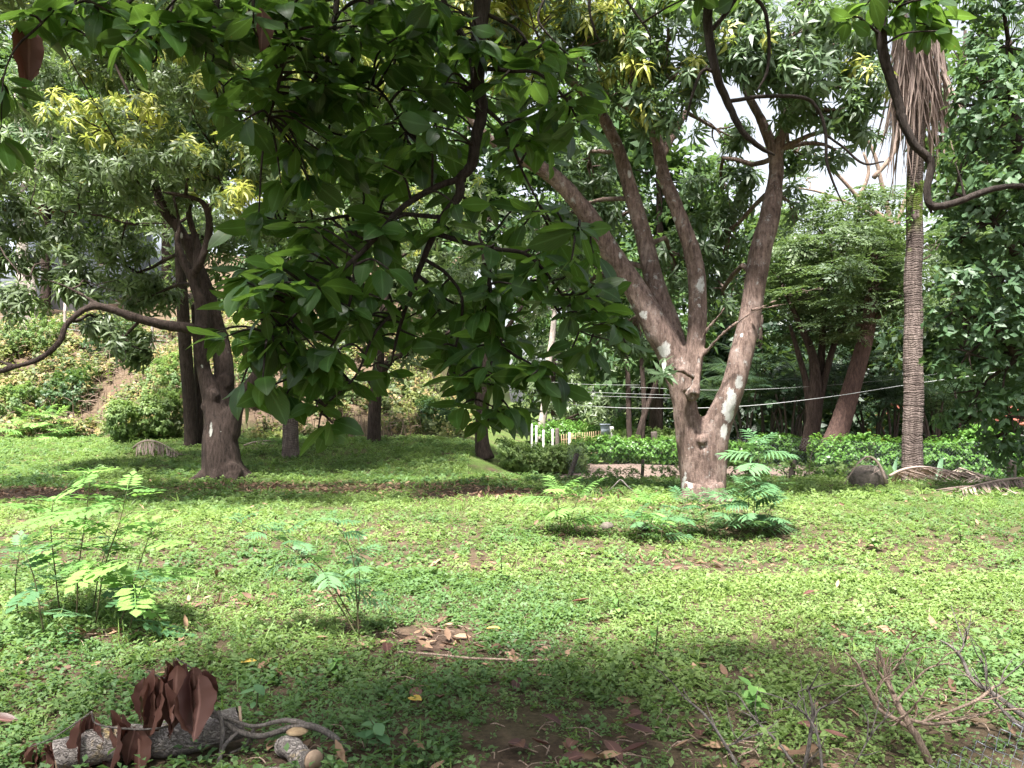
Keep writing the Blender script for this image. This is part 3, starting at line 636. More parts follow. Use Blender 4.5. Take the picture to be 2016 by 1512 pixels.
build_tree('tree', 'tall straight trunk just behind the dark mango', [P4(((374, 885, 32), (376, 860, 27), (372, 780, 26), (366, 700, 27), (362, 640, 26), (356, 540, 22), (350, 440, 14)), 22), P4(((395, 880, 16), (392, 800, 15), (388, 720, 13), (380, 600, 8)), 22.4)],
           [blob(340, 440, 120, 80, 23, .1), blob(260, 400, 90, 70, 23, .1), blob(420, 400, 90, 70, 23, .1), blob(330, 560, 60, 50, 22.5)], T_mango_lo, M['bark_dark'], M['mango_far'], dens=2.2, unit=.27, size=(1, 1.5))
build_tree('tree', 'dark trunk at the foot of the bank beside the leafy mound', [P4(((955, 905, 40), (950, 880, 30), (948, 840, 25), (952, 780, 25), (960, 720, 22), (965, 600, 16), (950, 480, 10)), 22), P4(((960, 720, 14), (990, 660, 10), (1030, 600, 6)), 22)],
           [blob(960, 560, 100, 70, 22.5), blob(1040, 560, 80, 70, 22.5), blob(960, 430, 110, 90, 23, .1), blob(1000, 650, 70, 40, 22.5, 0, .8)], T_mango_lo, M['bark_dark'], M['mango_far'], dens=2.2, unit=.27, size=(1, 1.5))
build_tree('tree', 'pale pinkish trunk rising from the top of the overgrown bank', [P4(((50, 690, 34), (50, 640, 30), (46, 560, 26), (44, 470, 20), (42, 380, 14)), 35), P4(((66, 640, 16), (64, 580, 16), (58, 520, 10)), 35)],
           [blob(20, 330, 110, 90, 36), blob(110, 250, 130, 90, 37, .1), blob(30, 180, 150, 100, 37, .1)], T_mango_lo, M['bark_pale'], M['far'], dens=1.8, unit=.3, size=(1.4, 2.2), cscale=.7)
build_tree('tree', 'leaning pale trunk glimpsed behind the drooping leaves', [P4(((1060, 880, 16), (1072, 800, 15), (1080, 720, 14), (1088, 660, 12), (1096, 560, 8)), 34)],
           [blob(1090, 560, 90, 60, 35), blob(1020, 620, 70, 60, 36), blob(1100, 460, 110, 80, 36)], T_clump, M['bark_pale'], M['far'], dens=2.4, unit=.3, size=(1, 1.6), cscale=.8)
build_tree('tree', 'cluster of thin dark stems behind the low hedge left of the forked mango', [P4(((1240, 885, 12), (1238, 820, 11), (1236, 740, 10), (1230, 660, 7)), 27), P4(((1250, 885, 14), (1268, 820, 12), (1290, 760, 10), (1310, 690, 7)), 27), P4(((1262, 885, 10), (1268, 800, 10), (1262, 700, 9), (1255, 600, 6)), 27)],
           [blob(1240, 690, 80, 40, 27), blob(1180, 660, 80, 50, 27.5), blob(1300, 640, 80, 60, 28), blob(1250, 560, 110, 70, 28)], T_mango_lo, M['bark_dark'], M['far'], dens=2.4, unit=.28, size=(1, 1.5))
build_tree('mango_tree', 'dense dark mango sweeping to the ground beyond the grey box gate', [P4(((1110, 880, 26), (1100, 830, 22), (1085, 780, 18), (1090, 700, 12)), 36)],
           [blob(1130, 780, 100, 60, 36, 0, 1.3), blob(1200, 800, 70, 45, 35, 0, 1.3), blob(1120, 700, 110, 60, 37), blob(1210, 720, 90, 60, 37), blob(1060, 760, 60, 60, 37), blob(1190, 840, 60, 26, 34.5)], T_mango_lo, M['bark_dark'], M['mango_far'], dens=2.2, unit=.3, size=(1.1, 1.7))
build_tree('spreading_tree', 'many stemmed tree with layered feathery foliage behind the hedge', [P4(((1592, 890, 40), (1600, 840, 32), (1606, 780, 28), (1600, 700, 18), (1575, 640, 12), (1540, 560, 7)), 25), P4(((1604, 840, 22), (1612, 760, 18), (1618, 690, 15), (1622, 620, 10), (1640, 540, 6)), 25.2), P4(((1610, 800, 18), (1630, 720, 14), (1650, 660, 11), (1690, 600, 7)), 25), P4(((1596, 850, 16), (1588, 760, 14), (1570, 690, 11), (1555, 640, 7)), 25.1)],
           [blob(1600, 430, 90, 28, 26, 0, 1, 3.0), blob(1690, 410, 80, 28, 26, 0, 1, 3.0), blob(1570, 500, 75, 30, 25.5, 0, 1, 3.0), blob(1660, 480, 95, 30, 25, 0, 1, 3.0), blob(1740, 470, 60, 34, 26, 0, 1, 3.0), blob(1620, 550, 100, 28, 24.5, 0, 1, 3.0), blob(1720, 550, 75, 32, 25, 0, 1, 3.0), blob(1560, 590, 60, 28, 25, 0, 1, 3.0), blob(1660, 610, 100, 28, 24.5, 0, 1, 3.0), blob(1740, 620, 60, 30, 25, 0, 1, 3.0), blob(1600, 650, 60, 24, 25, 0, 1, 3.0), blob(1700, 660, 60, 22, 25.5, 0, 1, 3.0), blob(1530, 540, 50, 30, 26, 0, 1, 3.0), blob(1850, 480, 50, 40, 27, 0, 1, 3.0), blob(1840, 560, 50, 40, 27, 0, 1, 3.0)],
           T_spray, M['bark_dark'], M['feather'], dens=2.1, unit=.36, size=(1.0, 1.6), flatten=True, cscale=1.1)
build_tree('tree', 'thick reddish trunk leaning right behind the hedge', [P4(((1630, 905, 62), (1650, 850, 44), (1672, 780, 38), (1692, 710, 34), (1708, 650, 30), (1716, 580, 24), (1720, 500, 16)), 23.5), P4(((1712, 640, 16), (1760, 590, 12), (1800, 560, 8)), 23.5)],
           [blob(1740, 590, 70, 40, 24.5), blob(1712, 570, 60, 34, 22.9), blob(1725, 510, 60, 40, 23.2), blob(1690, 640, 50, 22, 23.0), blob(1780, 540, 60, 50, 25), blob(1700, 520, 70, 40, 25.5)], T_spray, M['bark_red'], M['feather'], dens=2.0, unit=.36, flatten=True)
build_tree('rain_tree', 'far bare limbed tree pale against the bright sky', [P4(((1760, 860, 22), (1765, 600, 18), (1760, 460, 16), (1700, 400, 9), (1650, 345, 7), (1600, 300, 4)), 48), P4(((1762, 470, 12), (1740, 380, 9), (1720, 300, 7), (1690, 250, 4)), 48), P4(((1755, 450, 9), (1690, 410, 7), (1620, 380, 5), (1570, 370, 3)), 48), P4(((1762, 460, 10), (1790, 360, 8), (1800, 270, 5)), 48), P4(((1690, 395, 9), (1710, 340, 7), (1700, 300, 5)), 48), P4(((1720, 350, 10), (1760, 300, 8), (1770, 250, 5)), 48)],
           [blob(1640, 300, 60, 16, 49, 0, .6), blob(1700, 260, 60, 18, 49, 0, .6), blob(1590, 350, 40, 16, 49, 0, .5), blob(1620, 400, 70, 18, 50, 0, .8), blob(1720, 420, 70, 20, 50, 0, .8)], T_spray, M['bark_tan'], M['feather'], dens=.7, unit=.5, size=(1.0, 1.6), flatten=True, cscale=.7)

# --- vine-clad tree along the right edge
D = 13.5
bl_ = [blob(1980, 90, 85, 70, D, 0, 1, None, .25), blob(1925, 150, 60, 50, D - .6, 0, 1, None, .25), blob(1990, 210, 90, 70, D - .8, 0, 1, None, .2), blob(1930, 260, 75, 55, D - .5, 0, 1, None, .15), blob(1980, 340, 85, 60, D - .8, 0, 1, None, .1), blob(1915, 370, 60, 55, D - .3), blob(1960, 440, 90, 60, D - .5), blob(1890, 470, 45, 40, D), blob(1980, 540, 80, 70, D - .4), blob(1900, 570, 65, 55, D - .3), blob(1960, 640, 90, 60, D - .2), blob(1870, 620, 45, 35, D - .2), blob(1900, 700, 70, 45, D - .1), blob(1980, 730, 75, 55, D), blob(1920, 780, 60, 45, D + .2), blob(1990, 820, 50, 50, D + .2), blob(1880, 830, 40, 28, D + .5), blob(2080, 300, 80, 200, D), blob(2090, 600, 80, 200, D), blob(1960, -20, 90, 60, D), blob(1860, 400, 30, 40, D + .3, 0, .7), blob(1985, 890, 45, 40, D + 1.0), blob(2000, 130, 60, 90, D + .6), blob(2000, 300, 60, 90, D + .6), blob(2000, 480, 60, 90, D + .6), blob(2000, 660, 60, 90, D + .6), blob(1960, 860, 50, 40, D + .8), blob(1880, 300, 35, 50, D + .6), blob(1900, 210, 45, 45, D + .6), blob(1870, 720, 40, 40, D + .6)]  # trailing bias lightens the upper leaves, painting a sunlit top into their colour
build_tree('vine_clad_tree', 'tall tree wrapped in dense glossy broad leaves at the edge beyond the palm', [[(2075, 985, 56, D + .6), (2070, 900, 44, D + .6), (2060, 760, 40, D + .6), (2045, 600, 36, D + .6), (2025, 420, 30, D + .6), (2000, 250, 22, D + .5), (1985, 80, 12, D + .3)], [(2000, 500, 18, D), (1940, 420, 12, D - .2), (1880, 380, 6, D - .3)], [(2005, 700, 18, D), (1950, 640, 12, D), (1880, 610, 6, D)]], bl_, T_vine, M['bark_dark'], M['vine'], dens=4.4, unit=.21, size=(.95, 1.5), cscale=2.0, clump=.42)

# --- background trees that close the view
def bgtree(label, px, d, top, wd, ybase, mat=None, tp=None, n=9, seedc=0, low=0.0, leafs='far', nm='tree', yg=.05, dep=None):
    base = [(px, ybase, 30 * 30 / d, d), (px + random.uniform(-8, 8), (ybase * .7 + top * .3), 22 * 30 / d, d), (px + random.uniform(-20, 20), ybase * .4 + top * .6, 14 * 30 / d, d), (px, top + 20, 6, d)]
    bs = []
    hy = ybase - top
    for i in range(n):
        t = (i + .5) / n
        yy = top + hy * (.08 + (.6 + low) * t); xx = px + random.uniform(-1, 1) * wd * (.5 + .3 * math.sin(t * 3))
        bs.append(blob(xx, yy, wd * random.uniform(.42, .6), hy * random.uniform(.10, .16), d + random.uniform(-1.5, 1.5), yg, 1.0, dep))
    return build_tree(nm, label, [base], bs, tp or T_clump, mat or M['bark_dark'], M[leafs], dens=1.8, unit=.36, size=(1.9, 3.0), cscale=.6, clump=.42, ntw=3)
bgtree('broad leafy tree on the hilltop behind the pale trunk', 90, 44, -60, 190, 620, n=10)
bgtree('sunlit tree behind the yellow tipped crown of the dark mango', 330, 40, -80, 180, 640, n=10, yg=.2)
bgtree('leafy tree at the top of the bank behind the slim forked trunk', 560, 42, 40, 170, 760, n=11, low=.15)
bgtree('tall hillside tree behind the hanging branch', 760, 44, 30, 170, 790, n=11, low=.2, yg=.12)
bgtree('round crowned tree behind the trunk at the foot of the bank', 930, 46, 150, 150, 850, n=11, low=.2)
bgtree('tree filling the gap between the leaning pale trunk and the forked mango', 1140, 48, 60, 150, 870, n=14, low=.2)
bgtree('tall tree standing directly behind the forked limbs of the big mango', 1290, 30, 130, 130, 880, n=13, low=.1)
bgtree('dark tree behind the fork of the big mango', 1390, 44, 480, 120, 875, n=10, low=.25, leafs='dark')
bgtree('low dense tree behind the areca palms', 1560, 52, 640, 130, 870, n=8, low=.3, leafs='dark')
bgtree('dense tree behind the palm trunk', 1800, 46, 560, 110, 875, n=9, low=.2, leafs='far')
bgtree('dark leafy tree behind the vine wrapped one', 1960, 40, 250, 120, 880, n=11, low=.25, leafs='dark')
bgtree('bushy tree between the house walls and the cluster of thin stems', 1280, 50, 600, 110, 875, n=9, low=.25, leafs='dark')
bgtree('hillside tree standing over the yellow scrub of the bank', 240, 50, 330, 170, 700, n=10, low=.2)

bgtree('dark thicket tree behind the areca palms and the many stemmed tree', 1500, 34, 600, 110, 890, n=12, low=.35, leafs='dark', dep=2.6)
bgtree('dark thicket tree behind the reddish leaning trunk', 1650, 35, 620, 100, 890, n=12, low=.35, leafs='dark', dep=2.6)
bgtree('airy light green tree behind the layered one', 1660, 42, 440, 130, 800, n=10, low=.2, leafs='feather')
bgtree('grey green tree seen between the right limb of the mango and the layered tree', 1480, 38, 430, 110, 880, n=12, low=.2)
bgtree('tall leafy tree closing the gap behind the palm skirt', 1900, 30, 40, 90, 880, n=13, low=.2)
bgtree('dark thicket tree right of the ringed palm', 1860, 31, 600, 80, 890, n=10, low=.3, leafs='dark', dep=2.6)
# --- palms
def frond(L=2.0, n=30, ll=.45, lw=.03, arch=1.1, hang=.7, seg=2):
    s = np.linspace(0, 1, 9); ang = -arch * s; x = np.concatenate([[0], np.cumsum(np.cos(ang[:-1]) * L / 8)]); z = np.concatenate([[0], np.cumsum(np.sin(ang[:-1]) * L / 8)])
    parts = [tube(np.stack([x, x * 0, z], 1), np.linspace(.018, .004, 9) * L / 2, 5, 1, cap=False)]
    for i in range(n):
        t = .12 + .88 * (i + .5) / n; px = np.interp(t, s, x); pz = np.interp(t, s, z); l_ = ll * (math.sin(PI * min(1, t * .85 + .12)) * .8 + .25) * random.uniform(.85, 1.1)
        for sd in (-1, 1):
            parts.append(xf(leaf(l_, lw, seg, 0, hang, .6, flat=True), rot(sd * (1.15 - .5 * t), -arch * t * .6 - .1 + random.uniform(-.15, .15), sd * .4), (px, 0, pz)))
    return join(parts)
T_areca = [frond(1.9, 24, .42, .035, random.uniform(.8, 1.5)) for _ in range(4)]
def areca(px, d, zt, nf, label, lean=0.0, nst=6):
    b = W(px, 800, d); b[2] = float(zg(b[0], b[1])); root = thing('areca_palm', label, 'palm', b, 'areca palms behind the hedge')
    st, T, A = [], [], []
    for i in range(nst):
        a = random.uniform(0, 6.28); top = b + [math.cos(a) * .5, math.sin(a) * .5, zt * random.uniform(.55, 1)]
        st.append(tube([b + [math.cos(a) * .22, math.sin(a) * .22, -.1], (b + top) / 2 + [.0, 0, .1], top], [.05, .04, .03], 6, 3))
        for _ in range(nf):
            T.append(top); aa = random.uniform(0, 6.28); A.append([math.cos(aa), math.sin(aa), random.uniform(.5, 1.8)])
    V, Q, U = join(st); ob('stem', make_mesh('stem', V, Q, U, mat=M['darkpost']), root)
    T = np.array(T); n = len(T)
    V, Q, U, at = stamp(T_areca, rng.integers(0, 4, n), T, frames(np.array(A), np.zeros(n), 'x'), .8 + .4 * rng.random(n), {'rnd': rng.random(n), 'young': np.zeros(n)})
    ob('fronds', make_mesh('fronds', V, Q, U, at, M['dark']), root, kind='stuff')
for i, (px, d, zt) in enumerate(((1465, 27, 2.6), (1510, 28, 3.0), (1552, 26.5, 2.5), (1580, 30, 3.3), (1650, 29, 3.2), (1715, 27, 2.8), (1760, 26, 2.4), (1840, 25, 2.6), (1900, 24, 2.8), (1420, 30, 3.0))):
    areca(px, d, zt, 5, ['areca palm clump just right of the forked mango trunk', 'areca palm clump under the layered tree', 'low areca palm clump left of the many stemmed tree', 'areca palm clump behind the many stemmed tree', 'areca palm clump between the two leaning trunks', 'areca palm clump right of the reddish trunk', 'small areca palm clump left of the ringed palm trunk', 'areca palm clump right of the ringed palm trunk', 'areca palm clump half hidden by the vine wrapped tree', 'areca palm clump seen through the mango fork'][i])

# the tall ringed palm with a skirt of dead fronds
D = 17.4
b = G(1797, 937); root = thing('coconut_palm', 'tall ringed palm trunk with a skirt of dead hanging fronds', 'palm', b)
pl = [(1797, 950, 46), (1797, 930, 41), (1796, 860, 38), (1799, 780, 37), (1797, 700, 36), (1799, 620, 34.5), (1797, 550, 33), (1801, 480, 32), (1800, 420, 31), (1802, 300, 30), (1804, 180, 30), (1806, 60, 28), (1808, -60, 24)]
P = np.array([W(a, c, D) for a, c, _ in pl]); R_ = np.array([x * .5 * D / F for _, _, x in pl])
Dn = crm(np.column_stack([P, R_]), 40); zz = Dn[:, 2]; R2 = Dn[:, 3] * (1 + .018 * (np.mod(zz * 8 + .6 * np.sin(zz * 3), 1) - .5) + .03 * rng.normal(size=len(zz)) * .5)
V, Q, U = tube(Dn[:, :3], R2, 20, 1)
mz = sst(W(0, 470, D)[2], W(0, 420, D)[2], V[:, 2]) * (1 - sst(W(0, 360, D)[2], W(0, 330, D)[2], V[:, 2])) * (vn(V, 5, 3) > .42) + .0
me = make_mesh('trunk', V, Q, U, {'moss': np.clip(mz + (vn(V, 6, 4) > .72) * .6 * (V[:, 0] < P[0, 0]) * sst(2.5, 5, V[:, 2]), 0, 1)}, M['bark_palm']); ob('trunk', me, root)
top = W(1805, 95, D); n = 520
aa = rng.random(n) * 6.28; rr = .16 + .34 * rng.random(n)
A = np.stack([np.cos(aa) * .07, np.sin(aa) * .07, np.full(n, -1.)], 1) + rng.normal(size=(n, 3)) * .09
T = top + np.stack([np.cos(aa) * rr, np.sin(aa) * rr, 1.0 - 1.9 * rng.random(n) ** 1.3], 1)
V, Q, U, at = stamp([leaf(1, .02, 4, .2, dr, .5, flat=True) for dr in (.15, -.3, .5)], rng.integers(0, 3, n), T, frames(A, rng.random(n) * 6.28, 'x'), .9 + 1.7 * rng.random(n), {'rnd': rng.random(n) ** 3 * .7, 'young': np.zeros(n)})
ob('dead_fronds', make_mesh('dead_fronds', V, Q, U, at, M['frond_dead']), root, kind='stuff')
for i, (a0, b0, a1, b1, wd) in enumerate(((1752, 190, 1768, 400, 12), (1832, 170, 1840, 350, 16), (1795, 200, 1788, 350, 12), (1770, 110, 1745, 270, 10), (1858, 130, 1872, 290, 11))):
    p0, p1 = W(a0, b0, D - .25), W(a1, b1, D - .3); t = nrm(p1 - p0)
    s = leaf(np.linalg.norm(p1 - p0), wd * D / F, 6, .35, .1, .6); V = s[0] @ frames([t], np.array([1.4]), 'x')[0].T + p0
    ob('frond_sheath', make_mesh('frond_sheath', V, s[1], s[2], {'rnd': np.full(len(V), .75), 'young': np.zeros(len(V))}, M['frond_dead']), root)
n = 16; aa = rng.random(n) * 6.28; A = np.stack([np.cos(aa), np.sin(aa), .3 + 1.2 * rng.random(n)], 1)
V, Q, U, at = stamp([frond(3.2, 40, .7, .04, 1.4) for _ in range(3)], rng.integers(0, 3, n), np.tile(W(1807, -20, D), (n, 1)), frames(A, np.zeros(n), 'x'), np.ones(n), {'rnd': rng.random(n), 'young': np.zeros(n)})
ob('crown', make_mesh('crown', V, Q, U, at, M['far']), root, kind='stuff')
iv = [blob(1800, 395, 22, 45, D - .1), blob(1790, 430, 14, 30, D - .1)]
ob('climbing_leaves', crown_mesh('climbing_leaves', iv, T_vine, M['hedge'], 2.4, .17, (.5, .8)), root, kind='stuff')

# short palm trunk before the bank
b = W(572, 893, 20.5); b[2] = float(zg(b[0], b[1])); root = thing('palm_tree', 'stout ringed palm trunk cut off by the hanging leaves', 'palm', b)
P = np.array([W(572, 905, 20.5), W(572, 860, 20.5), W(571, 760, 20.5), W(572, 640, 20.5), W(574, 520, 20.5)]); V, Q, U = tube(P, np.array([36, 31, 28, 26, 24]) * .5 * 20.5 / F, 14, 10)
ob('trunk', make_mesh('trunk', V, Q, U, {'moss': np.zeros(len(V))}, M['bark_palm']), root)
n = 14; aa = rng.random(n) * 6.28
V, Q, U, at = stamp(T_areca, rng.integers(0, 4, n), np.tile(W(574, 530, 20.5), (n, 1)), frames(np.stack([np.cos(aa), np.sin(aa), .2 + rng.random(n)], 1), np.zeros(n), 'x'), 1.3 + .3 * rng.random(n), {'rnd': rng.random(n), 'young': np.zeros(n)})
ob('fronds', make_mesh('fronds', V, Q, U, at, M['far']), root, kind='stuff')

# fallen fronds
def fallen_frond(label, p0, p1, nl, ll, hump=.25, down=.5, seedr=.5, name='fallen_frond', lw=.036):
    p0 = np.asarray(p0, float); p1 = np.asarray(p1, float); root = thing(name, label, 'palm frond', p0, 'dead palm fronds on the lawn')
    t = np.linspace(0, 1, 9)[:, None]; P = p0 * (1 - t) + p1 * t + np.array([0, 0, 1]) * hump * np.sin(PI * t ** .8); P[:, 2] += .04
    V, Q, U = tube(P, np.linspace(.03, .008, 9), 6, 2); ob('rib', make_mesh('rib', V, Q, U, {'rnd': np.full(len(V), .9), 'young': np.zeros(len(V))}, M['frond_dead']), root)
    T, A, S = [], [], []; ax = nrm(p1 - p0); side = nrm(np.cross(ax, [0, 0, 1]))
    for i in range(nl):
        s = .08 + .9 * (i + .5) / nl; q = np.array([np.interp(s, t[:, 0], P[:, c]) for c in range(3)])
        for sd in (-1, 1):
            T.append(q); A.append(nrm(ax * .8 + side * sd * random.uniform(.6, 1.0) + np.array([0, 0, -down * random.uniform(.3, 1.1)]))); S.append(ll * random.uniform(.7, 1.15))
    T = np.array(T); n = len(T)
    V, Q, U, at = stamp([leaf(1, lw / ll, 3, .0, .5, .5, flat=True), leaf(1, lw / ll, 3, .0, .1, .5, flat=True)], rng.integers(0, 2, n), T, frames(np.array(A), rng.normal(size=n) * .5, 'x'), np.array(S), {'rnd': rng.random(n), 'young': np.zeros(n)})
    V[:, 2] = np.maximum(V[:, 2], zg(V[:, 0], V[:, 1]) + .015)
    ob('leaflets', make_mesh('leaflets', V, Q, U, at, M['frond_dead']), root, kind='stuff')
def GG(px, py, dz=0.0): g = G(px, py); g[2] += dz; return g
fallen_frond('large dry frond lying at the foot of the ringed palm', GG(1752, 955, .14), GG(1880, 948, .16), 56, .95, .14, .5)
fallen_frond('dry frond with its tip trailing out right of the palm base', GG(1850, 938, .2), GG(2000, 980, .03), 54, .7, .14, .45)
fallen_frond('dry frond crossing the lawn at the edge under the vine wrapped tree', GG(2060, 962, .1), GG(1890, 972, .04), 44, .6, .1, .4)
fallen_frond('arched grey frond over the stone left of the palm base', GG(1745, 960, .05), GG(1662, 958), 12, .3, .5, .5, lw=.018)
fallen_frond('curled brown frond on the grass left of the dark mango', GG(262, 905, .10), GG(352, 912), 30, .7, .25, .9, lw=.04)
fallen_frond('bits of dry frond scattered behind the dark mango trunk', GG(480, 905, .0), GG(545, 900), 16, .5, .05, .3)
def stone(label, px, py, r, sq=(1, 1, .6), name='stone', mat='stone'):
    g = G(px, py); u = np.linspace(0, PI, 9); v_ = np.linspace(0, 2 * PI, 13)[:-1]
    V = np.array([[math.sin(a) * math.cos(c), math.sin(a) * math.sin(c), math.cos(a)] for a in u for c in v_])
    V = V * (1 + (vn(V * 1.3 + g, 1.6, 4) - .5)[:, None] * .6) * r * np.array(sq); Q = []
    for i in range(8):
        for j in range(12): Q.append([i * 12 + j, (i + 1) * 12 + j, (i + 1) * 12 + (j + 1) % 12, i * 12 + (j + 1) % 12])
    o = ob(name, make_mesh(name, V + [0, 0, r * sq[2] * .5], np.array(Q), mat=M[mat]), None, None, label, 'stone'); o.location = g
stone('weathered grey boulder beside the ringed palm', 1710, 958, .27, (1.4, .8, .9))
stone('dark rounded stone in the weeds behind the seedlings', 1265, 1042, .10); stone('small brown stone beside the feathery seedling', 1195, 1040, .09)

# ------------------------------------------------------------------ hedges and bank growth
def hedge(name, label, line, hgt, thick, n, tp, mat, bias=0.0, size=(.8, 1.3), stems=True, cat='hedge'):
    L = np.array(line, float); root = thing(name, label, cat, [L[0][0], L[0][1], float(zg(L[0][0], L[0][1]))])
    seg = np.linalg.norm(np.diff(L[:, :2], axis=0), axis=1); cum = np.concatenate([[0], np.cumsum(seg)])
    s = rng.random(n) * cum[-1]; X = np.stack([np.interp(s, cum, L[:, c]) for c in (0, 1)], 1)
    hh = hgt * (.7 + .6 * vn2(s, s * 0, .8, 3)); a = rng.random(n) * 2 * PI; rr = np.sqrt(.25 + .75 * rng.random(n))
    off = np.stack([np.cos(a) * rr * thick * .5, np.sin(a) * rr], 1)
    nz = vn2(s, off[:, 1], 2.5, 6)
    y = X[:, 1] + off[:, 0]; z = zg(X[:, 0], y) + hh * np.clip(.52 + .48 * off[:, 1] + (nz - .5) * .2, .06, 1.3)
    T = np.stack([X[:, 0], y, z], 1); keep = nz > .22; T = T[keep]; off = off[keep]; m = len(T)
    A = nrm(np.stack([rng.normal(size=m) * .5, off[:, 0] / thick * 1.5, .4 + off[:, 1]], 1) + rng.normal(size=(m, 3)) * .25)
    V, Q, U, at = stamp(tp, rng.integers(0, len(tp), m), T, frames(A, rng.random(m) * 6.28), size[0] + (size[1] - size[0]) * rng.random(m), {'rnd': np.clip(rng.random(m) * .6 + .25 * off[:, 1] * 0 + .3 * vn(T, 2, 4) + bias, 0, 1), 'young': np.zeros(m)})
    ob('foliage', make_mesh('foliage', V, Q, U, at, mat), root, kind='stuff')
    if stems:
        st = []
        for q in np.arange(0, cum[-1], .35):
            x0, y0 = np.interp(q, cum, L[:, 0]), np.interp(q, cum, L[:, 1]); z0 = float(zg(x0, y0))
            st.append(tube([[x0, y0, z0 - .05], [x0 + random.uniform(-.1, .1), y0, z0 + hgt * .35], [x0 + random.uniform(-.25, .25), y0 + random.uniform(-.15, .15), z0 + hgt * .8]], [.02, .015, .006], 5, 2, cap=False))
        V, Q, U = join(st); ob('stems', make_mesh('stems', V, Q, U, mat=M['darkpost']), root)
hedge('hedge', 'low clipped hedge across the dirt road behind the forked mango', [W(1130, 880, 25.6)[:2], W(1330, 880, 25.8)[:2], W(1660, 880, 25.8)[:2]], .78, .9, 2000, T_hedge, M['hedge'])
hedge('hedge', 'bushy bright hedge on both sides of the ringed palm trunk', [W(1600, 880, 19.6)[:2], W(1760, 880, 19.2)[:2], W(1900, 880, 18.8)[:2], W(2080, 880, 18.5)[:2]], 1.12, 1.0, 2400, T_hedge, M['hedge'])
hedge('shrub', 'rambling pale shrub between the bank and the slatted gate', [W(985, 880, 21.5)[:2], W(1060, 880, 22.5)[:2], W(1150, 880, 23.5)[:2]], .72, 1.4, 1000, T_hedge, M['weed'], .1, cat='shrub')
hedge('shrub', 'green flowering shrub behind the slatted gate', [W(1050, 880, 32.5)[:2], W(1250, 880, 32.5)[:2]], 1.15, 1.2, 1100, T_hedge, M['hedge'], .15, cat='shrub')
hedge('shrub', 'pale green undergrowth behind the thin stems and hedge', [W(1210, 880, 29)[:2], W(1330, 880, 29)[:2]], .95, 1.2, 700, T_hedge, M['weed'], .2, cat='shrub')
hedge('shrub', 'twiggy round shrub on the lawn edge before the bank', [W(225, 880, 24.0)[:2], W(262, 880, 24.0)[:2]], 1.15, 1.3, 420, T_hedge, M['weed'], 0, cat='shrub')
hedge('shrub', 'tangled grey green shrub leaning against the straight trunk', [W(290, 880, 24.8)[:2], W(350, 880, 25.0)[:2]], 1.4, 1.2, 520, T_hedge, M['weed'], .0, cat='shrub')
hedge('weed_row', 'straggly weeds growing through the chain-link fence before the dirt road', [[1.3, 17.45], [4.0, 17.5], [7.6, 17.4]], .34, .5, 420, T_hedge, M['weed'], 0, (.5, 1.0), cat='weeds')
for i_, (px_, d_, w_, h_, lb_) in enumerate(((20, 27.5, 50, 1.1, 'olive shrub low on the bank at the left edge'), (130, 28.5, 60, 1.2, 'dark olive shrub on the bank under the reaching limb'), (330, 28, 60, 1.5, 'leafy shrub on the bank left of the straight trunk'), (500, 27.5, 60, 1.3, 'shrub on the bank behind the stout palm trunk'), (640, 28.5, 60, 1.2, 'shrub on the bank left of the slim forked trunk'), (860, 28, 60, 1.0, 'shrub on the low end of the bank'), (60, 31.5, 70, 1.3, 'shrub high on the bank below the wire fence'), (220, 32, 70, 1.4, 'broad shrub high on the bank behind the low mango sprays'))):
    p_ = W(px_, 800, d_); hedge('shrub', lb_, [[p_[0] - w_ * d_ / F * .6, d_], [p_[0] + w_ * d_ / F * .6, d_ + .3]], h_, 1.5, 260, T_hedge, M['far'] if i_ % 2 else M['weed'], -.1, (.9, 1.6), cat='shrub')
# strap leaved plant beside the palm
def strap_plant(label, px, py, d, n, L, wd, mat, name='strap_leaved_plant'):
    b = W(px, py, d); b[2] = float(zg(b[0], b[1])); root = thing(name, label, 'plant', b)
    me = [make_mesh('leaf', *leaf(L, wd, 5, .15, dr, .7), mat=mat) for dr in (.8, 1.2, 1.6)]
    for i in range(n):
        o = ob('leaf', me[i % 3], root); o.matrix_parent_inverse = Matrix(); R = Matrix(rot(i * 2.4, random.uniform(.7, 1.35)).tolist()).to_4x4(); R = R @ Matrix.Scale(random.uniform(.7, 1.1), 4); o.matrix_local = R
strap_plant('broad strap leaved plant standing before the hedge left of the palm', 1755, 925, 18.2, 14, 1.15, .13, M['sap_blue'])
strap_plant('drooping strap leaved plant right of the ringed palm', 1845, 925, 18.0, 12, 1.2, .12, M['sap_blue'])

# bank undergrowth
n = 20000
x = rng.uniform(-24, 1.0, n); y = rng.uniform(24.6, 37, n)
m = (1 - sst(-5.5, -.5, x)) * sst(24.2, 25.6, y + .7 * np.sin(x * .5)) > rng.random(n) * .8
cl = vn2(x, y, .55, 41) * .6 + vn2(x, y, 1.5, 42) * .4
m &= cl > .40 + .2 * rng.random(n)
x, y, cl = x[m], y[m], cl[m]; n = len(x)
pz = zg(x, y)
px_, py_, _ = proj(np.stack([x, y, pz], 1))
yg = (rng.random(n) < .22).astype(float) * .9
A = nrm(np.stack([rng.normal(size=n) * .4, -.45 + rng.normal(size=n) * .3, np.full(n, .8)], 1))
V, Q, U, at = stamp(T_bank, rng.integers(0, 5, n), np.stack([x, y, pz + rng.random(n) * .25 * (cl > .5)], 1), frames(A, rng.random(n) * 6.28), 1.0 + 1.1 * rng.random(n), {'rnd': np.clip(vn2(x, y, .9, 44) * 1.3 - .2 + rng.normal(size=n) * .2, 0, 1), 'young': yg})
